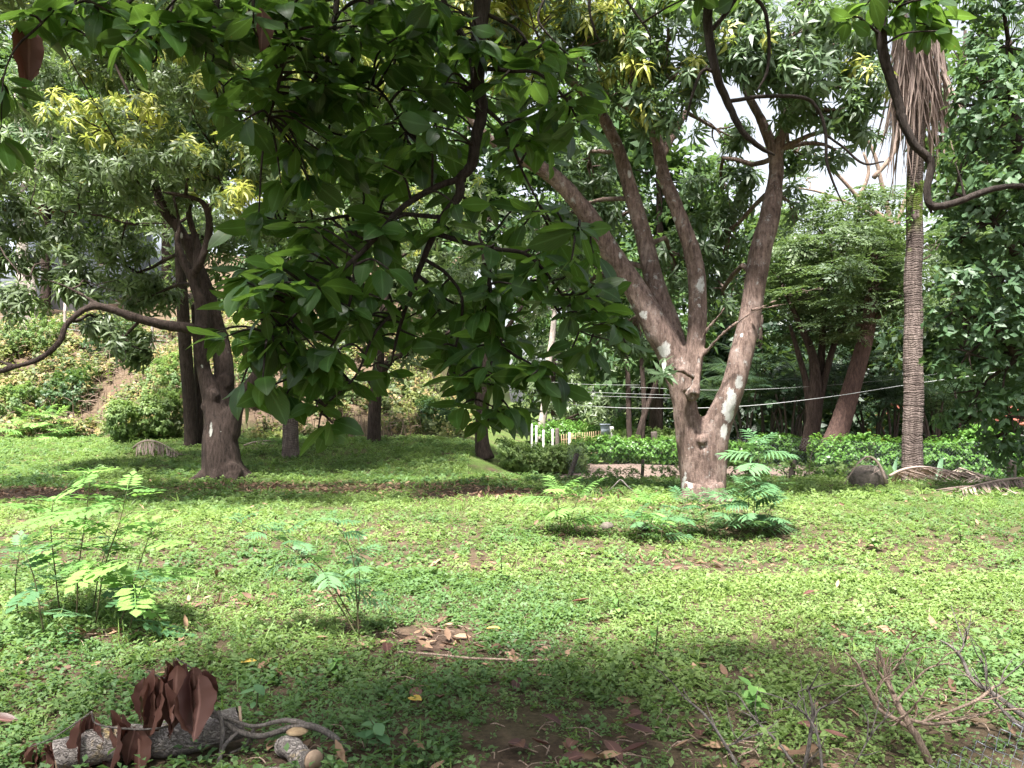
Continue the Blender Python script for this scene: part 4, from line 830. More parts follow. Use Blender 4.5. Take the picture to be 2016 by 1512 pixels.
ob('undergrowth', make_mesh('undergrowth', V, Q, U, at, M['bank']), None, 'stuff', 'yellowish green scrub and dry stems covering the bank', 'undergrowth')
parts = []
for i in range(700):
    x0 = random.uniform(-20, -3); y0 = random.uniform(25.5, 33); z0 = float(zg(x0, y0)); h = random.uniform(.4, 1.1)
    parts.append(tube([[x0, y0, z0 - .05], [x0 + random.uniform(-.15, .15), y0 - .1, z0 + h * .6], [x0 + random.uniform(-.5, .5), y0 - .3, z0 + h * random.uniform(.4, 1)]], [.014, .011, .006], 4, 2, cap=False))
V, Q, U = join(parts); ob('dry_stems', make_mesh('dry_stems', V, Q, U, mat=M['twig']), None, 'stuff', 'dry brown stems tangled on the bank', 'undergrowth')

# ------------------------------------------------------------------ lawn growth
def cover(name, label, y0, y1, dens, tp, mat, size, seedn, lim=.5, bias=0.0, tilt=.25, xmax=None, cutc=None):
    hw = lambda y: .66 * y + .8
    n = int(dens * (hw(y0) + hw(y1)) * (y1 - y0))
    y = np.sqrt(rng.uniform(y0 ** 2, y1 ** 2, n)); x = rng.uniform(-1, 1, n) * hw(y)
    b = bare(x, y); c = vn2(x, y, 1.1, seedn) * .55 + vn2(x, y, 3.6, seedn + 1) * .45
    keep = (rng.random(n) > b * 1.02) & (c > (lim - .18 + .3 * rng.random(n)))
    keep &= ~((x > -1) & (y > 17.3)) & ~((x < -1) & (y > 26))
    lt = np.clip((x + 1.97) / .74, 0, 1); keep &= ~(np.hypot(x - (-1.97 + .74 * lt), y - (3.42 + .34 * lt)) < .13)     # nothing grows through the log
    if cutc is not None: keep &= cutc(x, y) > rng.random(n)
    x, y, c = x[keep], y[keep], c[keep]; n = len(x)
    A = nrm(np.stack([rng.normal(size=n) * tilt, rng.normal(size=n) * tilt, np.ones(n)], 1))
    S = (size[0] + (size[1] - size[0]) * rng.random(n) ** 1.6) * (.55 + .9 * c) * (.75 + .5 * vn2(x, y, 2.0, 61))
    rn = np.clip(.8 * vn2(x, y, .5, 57) - .12 + .4 * rng.random(n) + .45 * (vn2(x, y, 2.2, 58) - .5) + bias, 0, 1)
    yo = sst(.5, .62, vn2(x, y, .75, 59) * .7 + vn2(x, y, 2.6, 60) * .3 + .2 * (rng.random(n) - .5)) * .55
    V, Q, U, at = stamp(tp, rng.integers(0, len(tp), n), np.stack([x, y, zg(x, y) - .004], 1), frames(A, rng.random(n) * 6.28), S, {'rnd': rn, 'young': yo})
    ob(name, make_mesh(name, V, Q, U, at, mat), None, 'stuff', label, 'ground cover')
cover('ground_cover', 'low leafy weeds carpeting the near lawn', 2.9, 7.5, 470, T_weed, M['weed'], (.55, 1.1), 50, .29)
cover('ground_cover', 'low leafy weeds carpeting the sunlit middle lawn', 7.3, 13.2, 178, T_weed_lo, M['weed'], (.6, 1.15), 60, .34, .12)  # bias makes these leaves paler and yellower, sunlight painted into their colour
cover('ground_cover', 'sparse low weeds under the trees at the far lawn', 13.0, 26, 60, T_weed_lo, M['weed'], (1.0, 1.8), 66, .40, 0)
cover('grass', 'short bright grass on the far lawn', 12.5, 25.5, 18, T_tuft_mid, M['grass'], (.8, 1.5), 70, .36, .1)
cover('grass', 'grass tufts among the weeds of the near lawn', 3.0, 12.5, 22, T_tuft, M['grass'], (.6, 1.4), 80, .46, 0)
cover('tall_weeds', 'taller leafy weeds standing out of the near lawn', 3.0, 14, 7, T_weed_tall, M['weed'], (.4, 1.1), 90, .52, .05)
# leaf litter
n = 5200; x = []; y = []
for cx, cy_, rx, ry, s in BARE:
    k = int(170 * rx * ry * s) + (14 if cy_ > 5.5 else 4); x.append(cx + rng.normal(size=k) * rx * .55); y.append(cy_ + rng.normal(size=k) * ry * .55)
x.append(rng.uniform(-9, 9, 600)); y.append(rng.uniform(3, 16, 600)); x = np.concatenate(x); y = np.concatenate(y)
kp = ~((x > -1) & (y > 17)); x, y = x[kp], y[kp]; n = len(x)
A = nrm(np.stack([rng.normal(size=n), rng.normal(size=n), rng.normal(size=n) * .25], 1))
V, Q, U, at = stamp(T_dryleaf, rng.integers(0, 5, n), np.stack([x, y, zg(x, y) + .012 + .02 * rng.random(n)], 1), frames(A, rng.normal(size=n) * .5, 'x'), .45 + .6 * rng.random(n), {'rnd': rng.random(n), 'young': np.zeros(n)})
ob('leaf_litter', make_mesh('leaf_litter', V, Q, U, at, M['dry']), None, 'stuff', 'dry brown leaf litter on the bare soil', 'leaf litter')
# straw and twigs on bare soil
parts = []
for i in range(170):
    cx, cy_, rx, ry, s = random.choice(BARE[5:16]); x0 = cx + random.gauss(0, rx * .6); y0 = cy_ + random.gauss(0, ry * .6); a = random.uniform(0, 6.28); L = random.uniform(.05, .22)
    z0 = float(zg(x0, y0)) + .015; parts.append(tube([[x0, y0, z0], [x0 + math.cos(a) * L * .5, y0 + math.sin(a) * L * .5, z0 + .015], [x0 + math.cos(a + .3) * L, y0 + math.sin(a + .3) * L, z0 + .004]], [.003, .003, .002], 4, 2, cap=False))
V, Q, U = join(parts); ob('straw', make_mesh('straw', V, Q, U, mat=M['twig']), None, 'stuff', 'pale straw and twig bits on bare soil', 'straw')

# ------------------------------------------------------------------ fence, gate, wires and houses
def post(px, pyb, pyt, wpx, d, mat, name='fence_post', label='', lean=0.0, sq=True, cat='post', group=None):
    b = W(px, pyb, d); t = W(px + lean, pyt, d); b[2] = float(zg(b[0], b[1])) - .03; r = wpx * .5 * d / F
    h = t - b; me = join([tube([b, b + h * .5, b + h * .96, t], [r, r * random.uniform(.93, 1.05), r * .97, r * .7], 6 if sq else 8, 2)])
    o = ob(name, make_mesh(name, me[0] - b, me[1], me[2], mat=mat), None, None, label, cat, group); o.location = b; return o
post(1112, 925, 893, 11, 17.6, M['darkpost'], label='dark leaning fence post below the slatted gate', lean=24)
post(1558, 945, 905, 12, 17.4, M['darkpost'], label='short dark fence post between forked mango and palm', lean=4)
post(1992, 960, 905, 16, 16.8, M['darkpost'], label='dark fence post under the vine wrapped tree', lean=0)
post(1263, 925, 905, 7, 17.5, M['darkpost'], label='small dark stump post left of the forked mango', lean=3)
post(1293, 905, 850, 14, 27, M['darkpost'], label='black pointed stump behind the low hedge', lean=-6)
gp = W(1200, 880, 30); root = thing('gate', 'rusty slatted gate between white posts beyond the road', 'gate', [gp[0], gp[1], float(zg(gp[0], gp[1]))])
gm = make_mesh('slat', *box((0, 0, 0), (.025, .02, .72)), mat=M['rust'])
for i in range(19):
    px = 1106 + i * 4.5; q = W(px, 876, 30); o = ob('slat', gm, root); o.location = (q[0], q[1], float(W(0, 874 - i * .4, 30)[2])); o.rotation_euler = (0, random.uniform(-.05, .05), 0)
for py in (860, 892):
    V, Q, U = tube([W(1104, py + 6, 30.03), W(1190, py - 2, 30.03)], [.02, .02], 6, 2); ob('rail', make_mesh('rail', V, Q, U, mat=M['rust']), root)
for i, (px, pt, wd, mt, lb) in enumerate(((1203, 840, 12, 'white', 'white gate post carrying the grey meter box'), (1121, 852, 6, 'white', 'thin white picket post in the slatted gate'), (1088, 845, 5, 'white', 'white picket just left of the grey wooden post'), (1097, 843, 9, 'stone', 'grey wooden post beside the slatted gate'), (1070, 847, 5, 'white', 'low white picket left of the gate'), (1056, 838, 5, 'white', 'leaning white picket at the shrub'), (1047, 835, 4, 'white', 'thin pale picket nearest the hanging leaves'))):
    post(px, 890, pt, wd, 29.8 if i else 29.7, M[mt], 'gate_post', lb, 0, True, 'post')
c = W(1191, 846, 29.5); V, Q, U = join([box(c, (.30, .22, .34)), box(c + [0, -.02, .19], (.36, .30, .04))]); o = ob('meter_box', make_mesh('meter_box', V - c, Q, U, mat=M['greybox'], smooth=False), None, None, 'grey metal box with overhanging lid on the white gate post', 'box'); o.location = c
def cable(label, pts, r=.012, name='cable', mat='cable'):
    P = np.array([W(*p) for p in pts]); V, Q, U = tube(P - P[0], np.full(len(P), r), 5, 6); o = ob(name, make_mesh(name, V, Q, U, mat=M[mat]), None, None, label, 'cable'); o.location = P[0]
cable('bright sagging cable passing behind the forked mango to the palm', [(1060, 790, 22), (1225, 803, 22), (1440, 801, 22), (1620, 783, 22), (1790, 757, 21.8), (1990, 728, 21.6), (2120, 700, 21.5)], .008)
cable('thin cable above the sagging one in front of the areca palms', [(1240, 762, 25), (1420, 768, 25), (1610, 760, 25), (1800, 742, 25), (1990, 715, 25), (2150, 690, 25)], .005)
cable('upper thin cable right of the pale leaning trunk', [(1060, 750, 26), (1160, 757, 26), (1260, 758, 26)], .005)
cable('middle thin cable right of the pale leaning trunk', [(1060, 765, 26), (1160, 772, 26), (1330, 778, 26)], .005)
cable('lower thin cable right of the pale leaning trunk', [(1060, 774, 26), (1160, 779, 26), (1330, 784, 26)], .005)
# barbed wire fence at the top of the bank
b = W(128, 660, 33.5); root = thing('wire_fence', 'wire fence with pale posts along the top of the bank', 'fence', b)
for px in (10, 128, 205, 300):
    t = W(px, 596 + (px > 150) * 26, 33.5); bb = t.copy(); bb[2] = float(zg(t[0], t[1])) - .1; V, Q, U = tube([bb, (bb + t) / 2, t], [.06, .06, .05], 6, 2); ob('post', make_mesh('post', V, Q, U, mat=M['bark_pale']), root)
for k in range(3):
    V, Q, U = tube([W(-60, 618 + k * 14, 33.4), W(128, 634 + k * 13, 33.4), W(205, 650 + k * 10, 33.4), W(330, 662 + k * 10, 33.4)], [.008] * 4, 4, 4); ob('wire', make_mesh('wire', V, Q, U, mat=M['cable']), root)
# chain-link fence along the road and its fallen corner in the foreground
def chain_panel(o, ux, uy, nx_, nz_, s):
    parts = []
    for i in range(nx_):
        pts = []
        for j in range(nz_ + 1):
            pts.append(o + ux * (i + (j % 2) * .5) * s + uy * j * s * .5)
        parts.append(tube(np.array(pts) + rng.normal(size=(len(pts), 3)) * s * .04, [.0022] * len(pts), 3, 1, cap=False))
        pts = [o + ux * (i + .5 + .5 - (j % 2) * .5) * s + uy * j * s * .5 for j in range(nz_ + 1)]
        parts.append(tube(np.array(pts) + rng.normal(size=(len(pts), 3)) * s * .04 + [0, .004, 0], [.0022] * len(pts), 3, 1, cap=False))
    return join(parts)
rf = thing('chain_link_fence', 'sagging chain-link fence strung between dark posts along the road', 'fence', [1.4, 17.55, float(zg(1.4, 17.55))])
V, Q, U = chain_panel(np.array([1.2, 17.55, -.1]), np.array([1., 0, 0]), np.array([0, 0, 1.]), 128, 26, .075)
V[:, 2] += zg(V[:, 0], V[:, 1]) * .5
ob('wire_mesh', make_mesh('wire_mesh', V, Q, U, mat=M['wire']), rf)
o0 = W(1905, 1512, 3.3)
V, Q, U = chain_panel(o0 + [-.05, 0, -.28], nrm(np.array([1, -.1, .55])), nrm(np.array([-.25, .35, 1])), 9, 10, .055)
r_ = thing('chain_link_fence', 'crumpled chain-link mesh at the bottom right corner', 'fence', [o0[0], o0[1], float(zg(o0[0], o0[1]))])
ob('wire_mesh', make_mesh('wire_mesh', V, Q, U, mat=M['wire']), r_)
pb = W(2075, 1512, 3.2); pb[2] = float(zg(pb[0], pb[1])); V, Q, U = tube([pb + [0, 0, -.05], pb + [.02, 0, .3], pb + [.03, 0, .62]], [.03, .03, .028], 8, 2); ob('post', make_mesh('post', V, Q, U, mat=M['darkpost']), r_)

def house(name, label, c, sz, rh, wallm, roofm, rz=0.0, nwin=2):
    c = np.asarray(c, float); root = thing(name, label, 'house', c); sx, sy, h = sz
    V, Q, U = box((0, 0, h / 2), (sx, sy, h)); o = ob('wall', make_mesh('wall', V, Q, U, mat=wallm, smooth=False), root); o.matrix_parent_inverse = Matrix()
    ov = .35; A = [[-sx / 2 - ov, -sy / 2 - ov, h - .05], [sx / 2 + ov, -sy / 2 - ov, h - .05], [sx / 2 + ov, sy / 2 + ov, h - .05], [-sx / 2 - ov, sy / 2 + ov, h - .05], [-sx / 2 - ov, 0, h + rh], [sx / 2 + ov, 0, h + rh]]
    t = .1; Vt = np.array(A + [[p[0], p[1], p[2] + t] for p in A]); Qr = np.array([[6, 7, 11, 10], [8, 9, 10, 11], [0, 4, 5, 1], [2, 5, 4, 3], [0, 1, 7, 6], [2, 3, 9, 8], [1, 5, 11, 7], [5, 2, 8, 11], [3, 4, 10, 9], [4, 0, 6, 10]])
    ro = ob('roof', make_mesh('roof', Vt, Qr, mat=roofm, smooth=False), root); ro.matrix_parent_inverse = Matrix()
    sl = math.hypot(sy / 2 + ov, rh + .05); tm = None
    nt_ = int((sx + 2 * ov) / .28)
    y0, z0, y1, z1 = -sy / 2 - ov, h - .05 + t, 0, h + rh + t
    tv = tube([[0, y0, z0 + .02], [0, (y0 + y1) / 2, (z0 + z1) / 2 + .02], [0, y1, z1 + .02]], [.07, .07, .07], 6, 2); tm = make_mesh('tile_row', *tv, mat=roofm)
    for i in range(nt_):
        q = ob('tile_row', tm, ro); q.matrix_parent_inverse = Matrix(); q.location = (-sx / 2 - ov + .14 + i * .28, 0, 0)
    for i in range(nwin):
        xw = -sx / 2 + sx * (i + 1) / (nwin + 1)
        V, Q, U = box((xw, -sy / 2 - .01, h * .55), (.9, .08, .8)); wi = ob('window', make_mesh('window', V, Q, U, mat=M['white'], smooth=False), root); wi.matrix_parent_inverse = Matrix()
        V, Q, U = box((xw, -sy / 2 - .04, h * .55), (.75, .08, .65)); pa = ob('pane', make_mesh('pane', V, Q, U, mat=M['glass'], smooth=False), wi); pa.matrix_parent_inverse = Matrix()
    root.rotation_euler = (0, 0, rz)
def at(px, d, z=None):
    p = W(px, 800, d); p[2] = float(zg(p[0], p[1])) if z is None else z; return p
hc = at(180, 47); house('house', 'hillside house with terracotta roof and bluish wall behind the dark mango', [hc[0], hc[1], hc[2] - .3], (8, 5, W(0, 440, 47)[2] - hc[2] + .3), 1.2, M['plaster_blue'], M['tile_red'], 0, 3)
hc = at(1960, 34); house('house', 'pale house with red tiled roof glimpsed through the vine wrapped tree', [hc[0], hc[1], hc[2] - .1], (6, 4, 1.25), .55, M['plaster'], M['tile_red'], .1, 2)
hc = at(1745, 42); house('house', 'yellow house glimpsed between the palm trunks', [hc[0], hc[1], hc[2] - .1], (3, 4, 1.3), .6, M['plaster_yel'], M['tile_red'], 0, 2)
hc = at(1070, 39); house('shed', 'low shed with grey tiled roof behind the gate', [hc[0], hc[1], hc[2] - .1], (1.3, 1.4, .75), .35, M['stone'], M['tile_grey'], 0, 0)

# ------------------------------------------------------------------ seedlings
def pinnate(np_, L, ll, lw):
    parts = [tube([[0, 0, 0], [L * .5, 0, .01], [L, 0, -.03]], [.0025, .002, .001], 4, 2, cap=False)]
    for i in range(np_):
        t = .2 + .75 * (i + .5) / np_
        for s in (-1, 1): parts.append(xf(leaf(ll * (.75 + .35 * math.sin(PI * t)), lw, 2, .05, .3, 1.0), rot(s * 1.15, random.uniform(-.15, .15), s * .15), (L * t, 0, .01 - .04 * t)))
    parts.append(xf(leaf(ll, lw, 2, .05, .3, 1.0), None, (L, 0, -.03)))
    return join(parts)
def bipinnate(npin, L, pl_, wd):
    parts = [tube([[0, 0, 0], [L * .5, 0, .02], [L, 0, -.02]], [.003, .002, .001], 4, 2, cap=False)]
    for i in range(npin):
        t = .16 + .84 * i / max(1, npin - 1)
        for s in (-1, 1):
            p_ = pl_ * (.55 + .5 * math.sin(PI * (.15 + .75 * t))) * random.uniform(.9, 1.1)
            parts.append(xf(leaf(p_, wd, 3, .1, .5, .75), rot(s * (1.2 - .55 * t), random.uniform(-.2, .1), s * .25), (L * t, 0, .02 * math.sin(PI * t))))
    return join(parts)
ME = {}
ME['pin'] = [pinnate(5, .20, .07, .042), pinnate(6, .24, .068, .04), pinnate(4, .15, .07, .042)]
ME['bip'] = [bipinnate(8, .20, .11, .021), bipinnate(9, .25, .12, .022), bipinnate(7, .15, .09, .02)]
MESHC = {}
def sapling(label, stems, leafkind, matk, lsize, step, droop=(-.2, .5), name='seedling', stemr=.006, cat='seedling', up0=.35, clumpy=True):
    """stems: lists of (px, py, depth)"""
    b = W(*stems[0][0]); b[2] = float(zg(b[0], b[1])); root = thing(name, label, cat, b)
    key = (leafkind, matk)
    if key not in MESHC: MESHC[key] = [make_mesh('leaf', *t, mat=M[matk]) for t in ME[leafkind]]
    for s in stems:
        P = np.array([W(*p) for p in s]); P[0, 2] = float(zg(P[0, 0], P[0, 1])) - .03
        V, Q, U = tube(P, np.linspace(stemr, stemr * .35, len(P)), 6, 4); st = ob('stem', make_mesh('stem', V, Q, U, mat=M['stem']), root)
        Dn = crm(P, 12); L = np.concatenate([[0], np.cumsum(np.linalg.norm(np.diff(Dn, axis=0), axis=1))])
        q = up0 * L[-1]; i = 0
        while q <= L[-1] + 1e-6:
            p = np.array([np.interp(q, L, Dn[:, c]) for c in range(3)]); a = i * 2.4 + random.uniform(-.4, .4); e = random.uniform(*droop)
            o = ob('leaf', random.choice(MESHC[key]), root); o.matrix_parent_inverse = Matrix()
            Mx = Matrix(rot(a, e, random.uniform(-.3, .3)).tolist()).to_4x4() @ Matrix.Scale(lsize * random.uniform(.75, 1.15) * (1 - .25 * (q / L[-1]) ** 3), 4)
            Mx.translation = Vector(p - np.array(b)); o.matrix_local = Mx
            i += 1; q += step * random.uniform(.7, 1.3)
        for k in range(3):
            p = Dn[-1]; o = ob('leaf', random.choice(MESHC[key]), root); o.matrix_parent_inverse = Matrix()
            Mx = Matrix(rot(k * 2.1 + random.uniform(-.4, .4), random.uniform(.1, .8)).tolist()).to_4x4() @ Matrix.Scale(lsize * .7, 4); Mx.translation = Vector(p - np.array(b)); o.matrix_local = Mx
d = 5.8
sapling('tall lime green seedling with oval leaflets at the left edge', [[(150, 1245, d), (155, 1120, d), (170, 1010, d), (178, 930, d)], [(185, 1250, d - .1), (205, 1120, d - .1), (235, 1030, d - .1), (250, 965, d - .15)], [(120, 1235, d + .2), (108, 1120, d + .2), (100, 1040, d + .2), (105, 985, d + .2)], [(230, 1240, d - .1), (262, 1150, d - .2), (285, 1080, d - .2), (300, 1040, d - .2)]], 'pin', 'sap_lime', 1.7, .075)
sapling('bluish green seedling growing through the lime green one', [[(90, 1240, d - .4), (70, 1150, d - .4), (50, 1090, d - .4)], [(180, 1235, d + .3), (195, 1130, d + .3), (215, 1060, d + .3)], [(40, 1225, d), (30, 1150, d), (40, 1080, d)], [(250, 1250, d - .3), (270, 1180, d - .4), (290, 1140, d - .4)]], 'pin', 'sap_blue', 1.35, .085)
d = 5.55
sapling('sparse feathery seedling with long leaning dark stems', [[(712, 1245, d), (660, 1180, d), (600, 1100, d), (540, 1060, d), (468, 1028, d)], [(708, 1245, d), (700, 1150, d), (690, 1080, d), (660, 1030, d)], [(715, 1240, d + .1), (640, 1130, d + .1), (560, 1050, d + .15)]], 'bip', 'sap_blue', 1.1, .085, (-.4, .3), up0=.36)
sapling('slender feathery stem beside the bare soil patch', [[(700, 1225, d + .2), (708, 1150, d + .2), (702, 1090, d + .2), (690, 1060, d + .2)]], 'bip', 'sap_blue', .9, .16, (-.4, .1))
d = 9.6
sapling('bright feathery seedling left of the forked mango', [[(1105, 1062, d), (1103, 1020, d), (1098, 985, d), (1102, 968, d)], [(1112, 1062, d), (1128, 1010, d), (1140, 975, d)]], 'bip', 'sap_lime', 1.9, .07, (-.1, .5))
sapling('small feathery seedling between two brown stones', [[(1266, 1052, d), (1262, 1020, d), (1268, 985, d)], [(1270, 1052, d), (1285, 1020, d), (1282, 990, d)]], 'bip', 'sap_lime', 1.6, .08, (-.2, .5))
d = 10.0
sapling('tall bluish feathery seedling right of the forked mango trunk', [[(1488, 1050, d), (1485, 990, d), (1492, 930, d), (1495, 878, d)]], 'bip', 'sap_blue', 2.2, .05, (-.1, .3), up0=.12)
sapling('wide feathery seedling thicket at the foot of the forked mango', [[(1430, 1065, d - .4), (1425, 1020, d - .4), (1415, 975, d - .4)], [(1400, 1062, d - .3), (1385, 1025, d - .3), (1375, 990, d - .3)], [(1450, 1065, d - .4), (1470, 1015, d - .4), (1475, 965, d - .4)], [(1340, 1055, d - .2), (1335, 1020, d - .2), (1345, 992, d - .2)], [(1490, 1062, d - .3), (1510, 1020, d - .3), (1520, 990, d - .3)]], 'bip', 'sap_blue', 1.55, .07, (-.1, .4), up0=.3)
sapling('low feathery seedling just left of the trunk base', [[(1250, 1062, 9.3), (1255, 1040, 9.3), (1245, 1020, 9.3)], [(1300, 1060, 9.3), (1305, 1040, 9.3), (1315, 1025, 9.3)]], 'bip', 'sap_blue', 1.3, .06, (-.1, .4))
d = 25.0
sapling('bushy mint green sapling before the bank at the left', [[(75, 890, d), (70, 850, d), (60, 820, d)], [(80, 890, d), (95, 850, d), (112, 822, d)], [(70, 890, d), (45, 860, d), (32, 838, d)], [(82, 890, d), (85, 850, d + .2), (82, 818, d + .2)], [(85, 888, d - .2), (110, 868, d - .2), (120, 850, d - .3)]], 'bip', 'sap_lime', 3.2, .16, (-.2, .4), up0=.25, stemr=.02)
def weed_plant(label, px, py, h, n, L, mat='sap_lime'):
    b = G(px, py); root = thing('weed_plant', label, 'weed', b); me = [make_mesh('leaf', *leaf(L, L * .6, 4, .1, dr, .95), mat=M[mat]) for dr in (.4, .8)]
    V, Q, U = tube([[0, 0, -.02], [.01, .01, h * .5], [random.uniform(-.05, .05), 0, h]], [.006, .005, .002], 5, 3); s = ob('stem', make_mesh('stem', V, Q, U, mat=M['stem']), root); s.matrix_parent_inverse = Matrix()
    for i in range(n):
        o = ob('leaf', me[i % 2], root); o.matrix_parent_inverse = Matrix(); t = .25 + .75 * i / n
        Mx = Matrix(rot(i * 2.4, random.uniform(-.3, .6), random.uniform(-.3, .3)).tolist()).to_4x4() @ Matrix.Scale(random.uniform(.6, 1.1), 4); Mx.translation = Vector((0, 0, h * t)); o.matrix_local = Mx
weed_plant('upright leafy weed alone in the middle of the sunlit lawn', 985, 1150, .34, 12, .085)
weed_plant('leafy weed clump right of the lawn centre', 1215, 1215, .26, 16, .07)
weed_plant('leafy weed by the seedling stems at the bottom of the lime seedling', 130, 1275, .16, 12, .08, 'sap_blue')
weed_plant('broad leaved weed low in the bottom centre', 740, 1480, .16, 12, .085, 'sap_blue')
weed_plant('narrow leaved weed in front of the dead brush', 1480, 1420, .20, 16, .085)
weed_plant('weed with pale leaves beside the dead brush', 1290, 1300, .26, 12, .07)
weed_plant('weed with round leaves among the logs', 500, 1420, .22, 6, .075, 'sap_blue')
weed_plant('small bright weed right of the dead leaf spray', 660, 1330, .12, 10, .06)
weed_plant('leafy weed at the lawn edge under the vine wrapped tree', 1890, 1075, .3, 14, .12)
weed_plant('yellowish weed patch left of the fallen fronds', 1720, 1085, .3, 16, .13)

# ------------------------------------------------------------------ logs, dead branch and brush
def log(label, p0, p1, r, name='log'):
    p0 = np.array(p0, float); p1 = np.array(p1, float); root = thing(name, label, 'log', p0)
    t = np.linspace(0, 1, 14)[:, None]; P = p0 * (1 - t) + p1 * t + np.array([0, 0, 1]) * .015 * np.sin(t * 7)
    V, Q, U = tube(P, r * (1 + .08 * rng.normal(size=14) * .6), 20, 3, wob=.06, cap=False)
    ob('bark', make_mesh('bark', V, Q, U, mat=M['log']), root)
    ax = nrm(p1 - p0)
    for e, s in ((P[0], -1), (P[-1], 1)):
        V, Q, U = tube([e - ax * s * .01, e + ax * s * .002], [r * .95, r * .95], 16, 1); ob('cut_end', make_mesh('cut_end', V, Q, U, mat=M['fresh']), root)
def on(px, py, r, d=None):
    g = G(px, py); g[2] += r * .8; return g
log('thick pale barked log lying at the bottom left under dead leaves', W(115, 1520, 3.5) * [1, 1, 0] + [0, 0, .085], on(475, 1462, .075) + [0, 0, .04], .072)
log('shorter log end just beyond the thick one', on(330, 1440, .04), on(405, 1430, .04), .04)
log('broken log stub with shelf fungus right of the thick log', on(560, 1480, .045), on(618, 1512, .045), .045)
log('log end cut by the lower edge of the photo', W(520, 1540, 3.35) * [1, 1, 0] + [0, 0, .04], W(640, 1545, 3.3) * [1, 1, 0] + [0, 0, .04], .055)
f_ = G(585, 1478); stp = join([tube([f_ + [0, 0, .09], f_ + [.0, 0, .10], f_ + [0, 0, .115]], [.03, .05, .02], 12, 2)])
o = ob('shelf_fungus', make_mesh('shelf_fungus', stp[0] - f_, stp[1], stp[2], mat=M['yellow'] if False else M['rust']), None, None, 'orange brown shelf fungus on the broken log stub', 'fungus'); o.location = f_
def polybranch(name, label, cat, lines, mat, base=None, leaves=None, leafmat=None):
    P0 = np.array([W(*p[:3]) for p in lines[0]]); b = P0[0] if base is None else base
    b = np.array([b[0], b[1], float(zg(b[0], b[1]))]); root = thing(name, label, cat, b)
    for i, ln in enumerate(lines):
        P = np.array([W(*p[:3]) for p in ln]); r = np.array([p[3] * .5 * p[2] / F for p in ln])
        P[:, 2] = np.maximum(P[:, 2], zg(P[:, 0], P[:, 1]) + .004 if i else -1)
        V, Q, U = tube(P, r * .85, 7, 5, wob=.25); ob('twig', make_mesh('twig', V, Q, U, mat=mat), root)
        if name == 'dead_brush':
            Dn = crm(P, 6)
            for k_ in range(4):
                j = random.randrange(2, len(Dn) - 1); q = Dn[j]; dv = nrm(nrm(Dn[j] - Dn[j - 1]) + rng.normal(size=3) * .7 + [0, 0, .25]); L_ = random.uniform(.06, .2)
                V, Q, U = tube([q, q + dv * L_ * .5 + rng.normal(size=3) * .012, q + dv * L_ + rng.normal(size=3) * .02], [.0035, .0026, .0012], 5, 3); ob('twig', make_mesh('twig', V, Q, U, mat=mat), root)
    return root
d = 3.65
root = polybranch('dead_branch', 'dead branch arching over the log with big curled brown leaves', 'branch',
    [[(690, 1480, d, 14), (640, 1440, d, 15), (590, 1428, d, 15), (520, 1448, d, 13), (470, 1440, d, 13), (430, 1410, d, 12), (395, 1385, d, 9)], [(600, 1425, d, 13), (560, 1418, d, 11), (500, 1430, d, 9), (450, 1415, d, 8), (400, 1400, d - .05, 6), (390, 1330, d - .05, 4), (345, 1295, d - .1, 3)],
     [(470, 1440, d, 8), (440, 1470, d - .1, 10), (430, 1510, d - .15, 11)], [(430, 1400, d, 10), (438, 1440, d - .05, 10), (432, 1500, d - .1, 8)], [(395, 1390, d, 6), (330, 1430, d - .1, 5), (250, 1435, d - .15, 5), (190, 1425, d - .15, 4), (180, 1400, d - .15, 3)], [(440, 1460, d, 7), (370, 1470, d - .1, 5), (340, 1440, d - .1, 4)],
     [(395, 1330, d - .05, 4), (360, 1345, d - .1, 3), (310, 1330, d - .1, 3), (290, 1320, d - .12, 3)], [(500, 1432, d, 7), (480, 1470, d, 6), (450, 1490, d, 6)], [(500, 1440, d, 6), (490, 1480, d + .05, 6), (470, 1505, d + .05, 5)]], M['twig_grey'], G(640, 1470))
for i, (L_, W_, dr, cu, tw_) in enumerate(((.26, .135, .3, .4, .3), (.24, .14, -.3, .28, -.35), (.27, .125, .15, .5, .2), (.26, .135, .45, .35, -.3), (.22, .125, -.2, .45, .4))):
    t = leaf(L_, W_, 12, .1, dr, .8, curl=cu, twist=tw_); V = t[0].copy(); sd = np.abs(t[2][:, 1] - .5) * 2
    V[:, 2] += sd * .006 * np.sin(t[2][:, 0] * 23 + i * 2 + 3 * t[2][:, 1]); V[:, 1] *= 1 + .22 * (vn(np.stack([t[2][:, 0] * 14, t[2][:, 1] * 2, t[2][:, 0] * 0 + i], 1), 1.0, 9) - .5) * sd
    V += (np.stack([vn(t[0], 26, 3 + i), vn(t[0], 26, 14 + i), vn(t[0], 26, 25 + i)], 1) - .5) * .011
    ME.setdefault('dl', []).append(make_mesh('dead_leaf', V, t[1], t[2], mat=M['dead']))
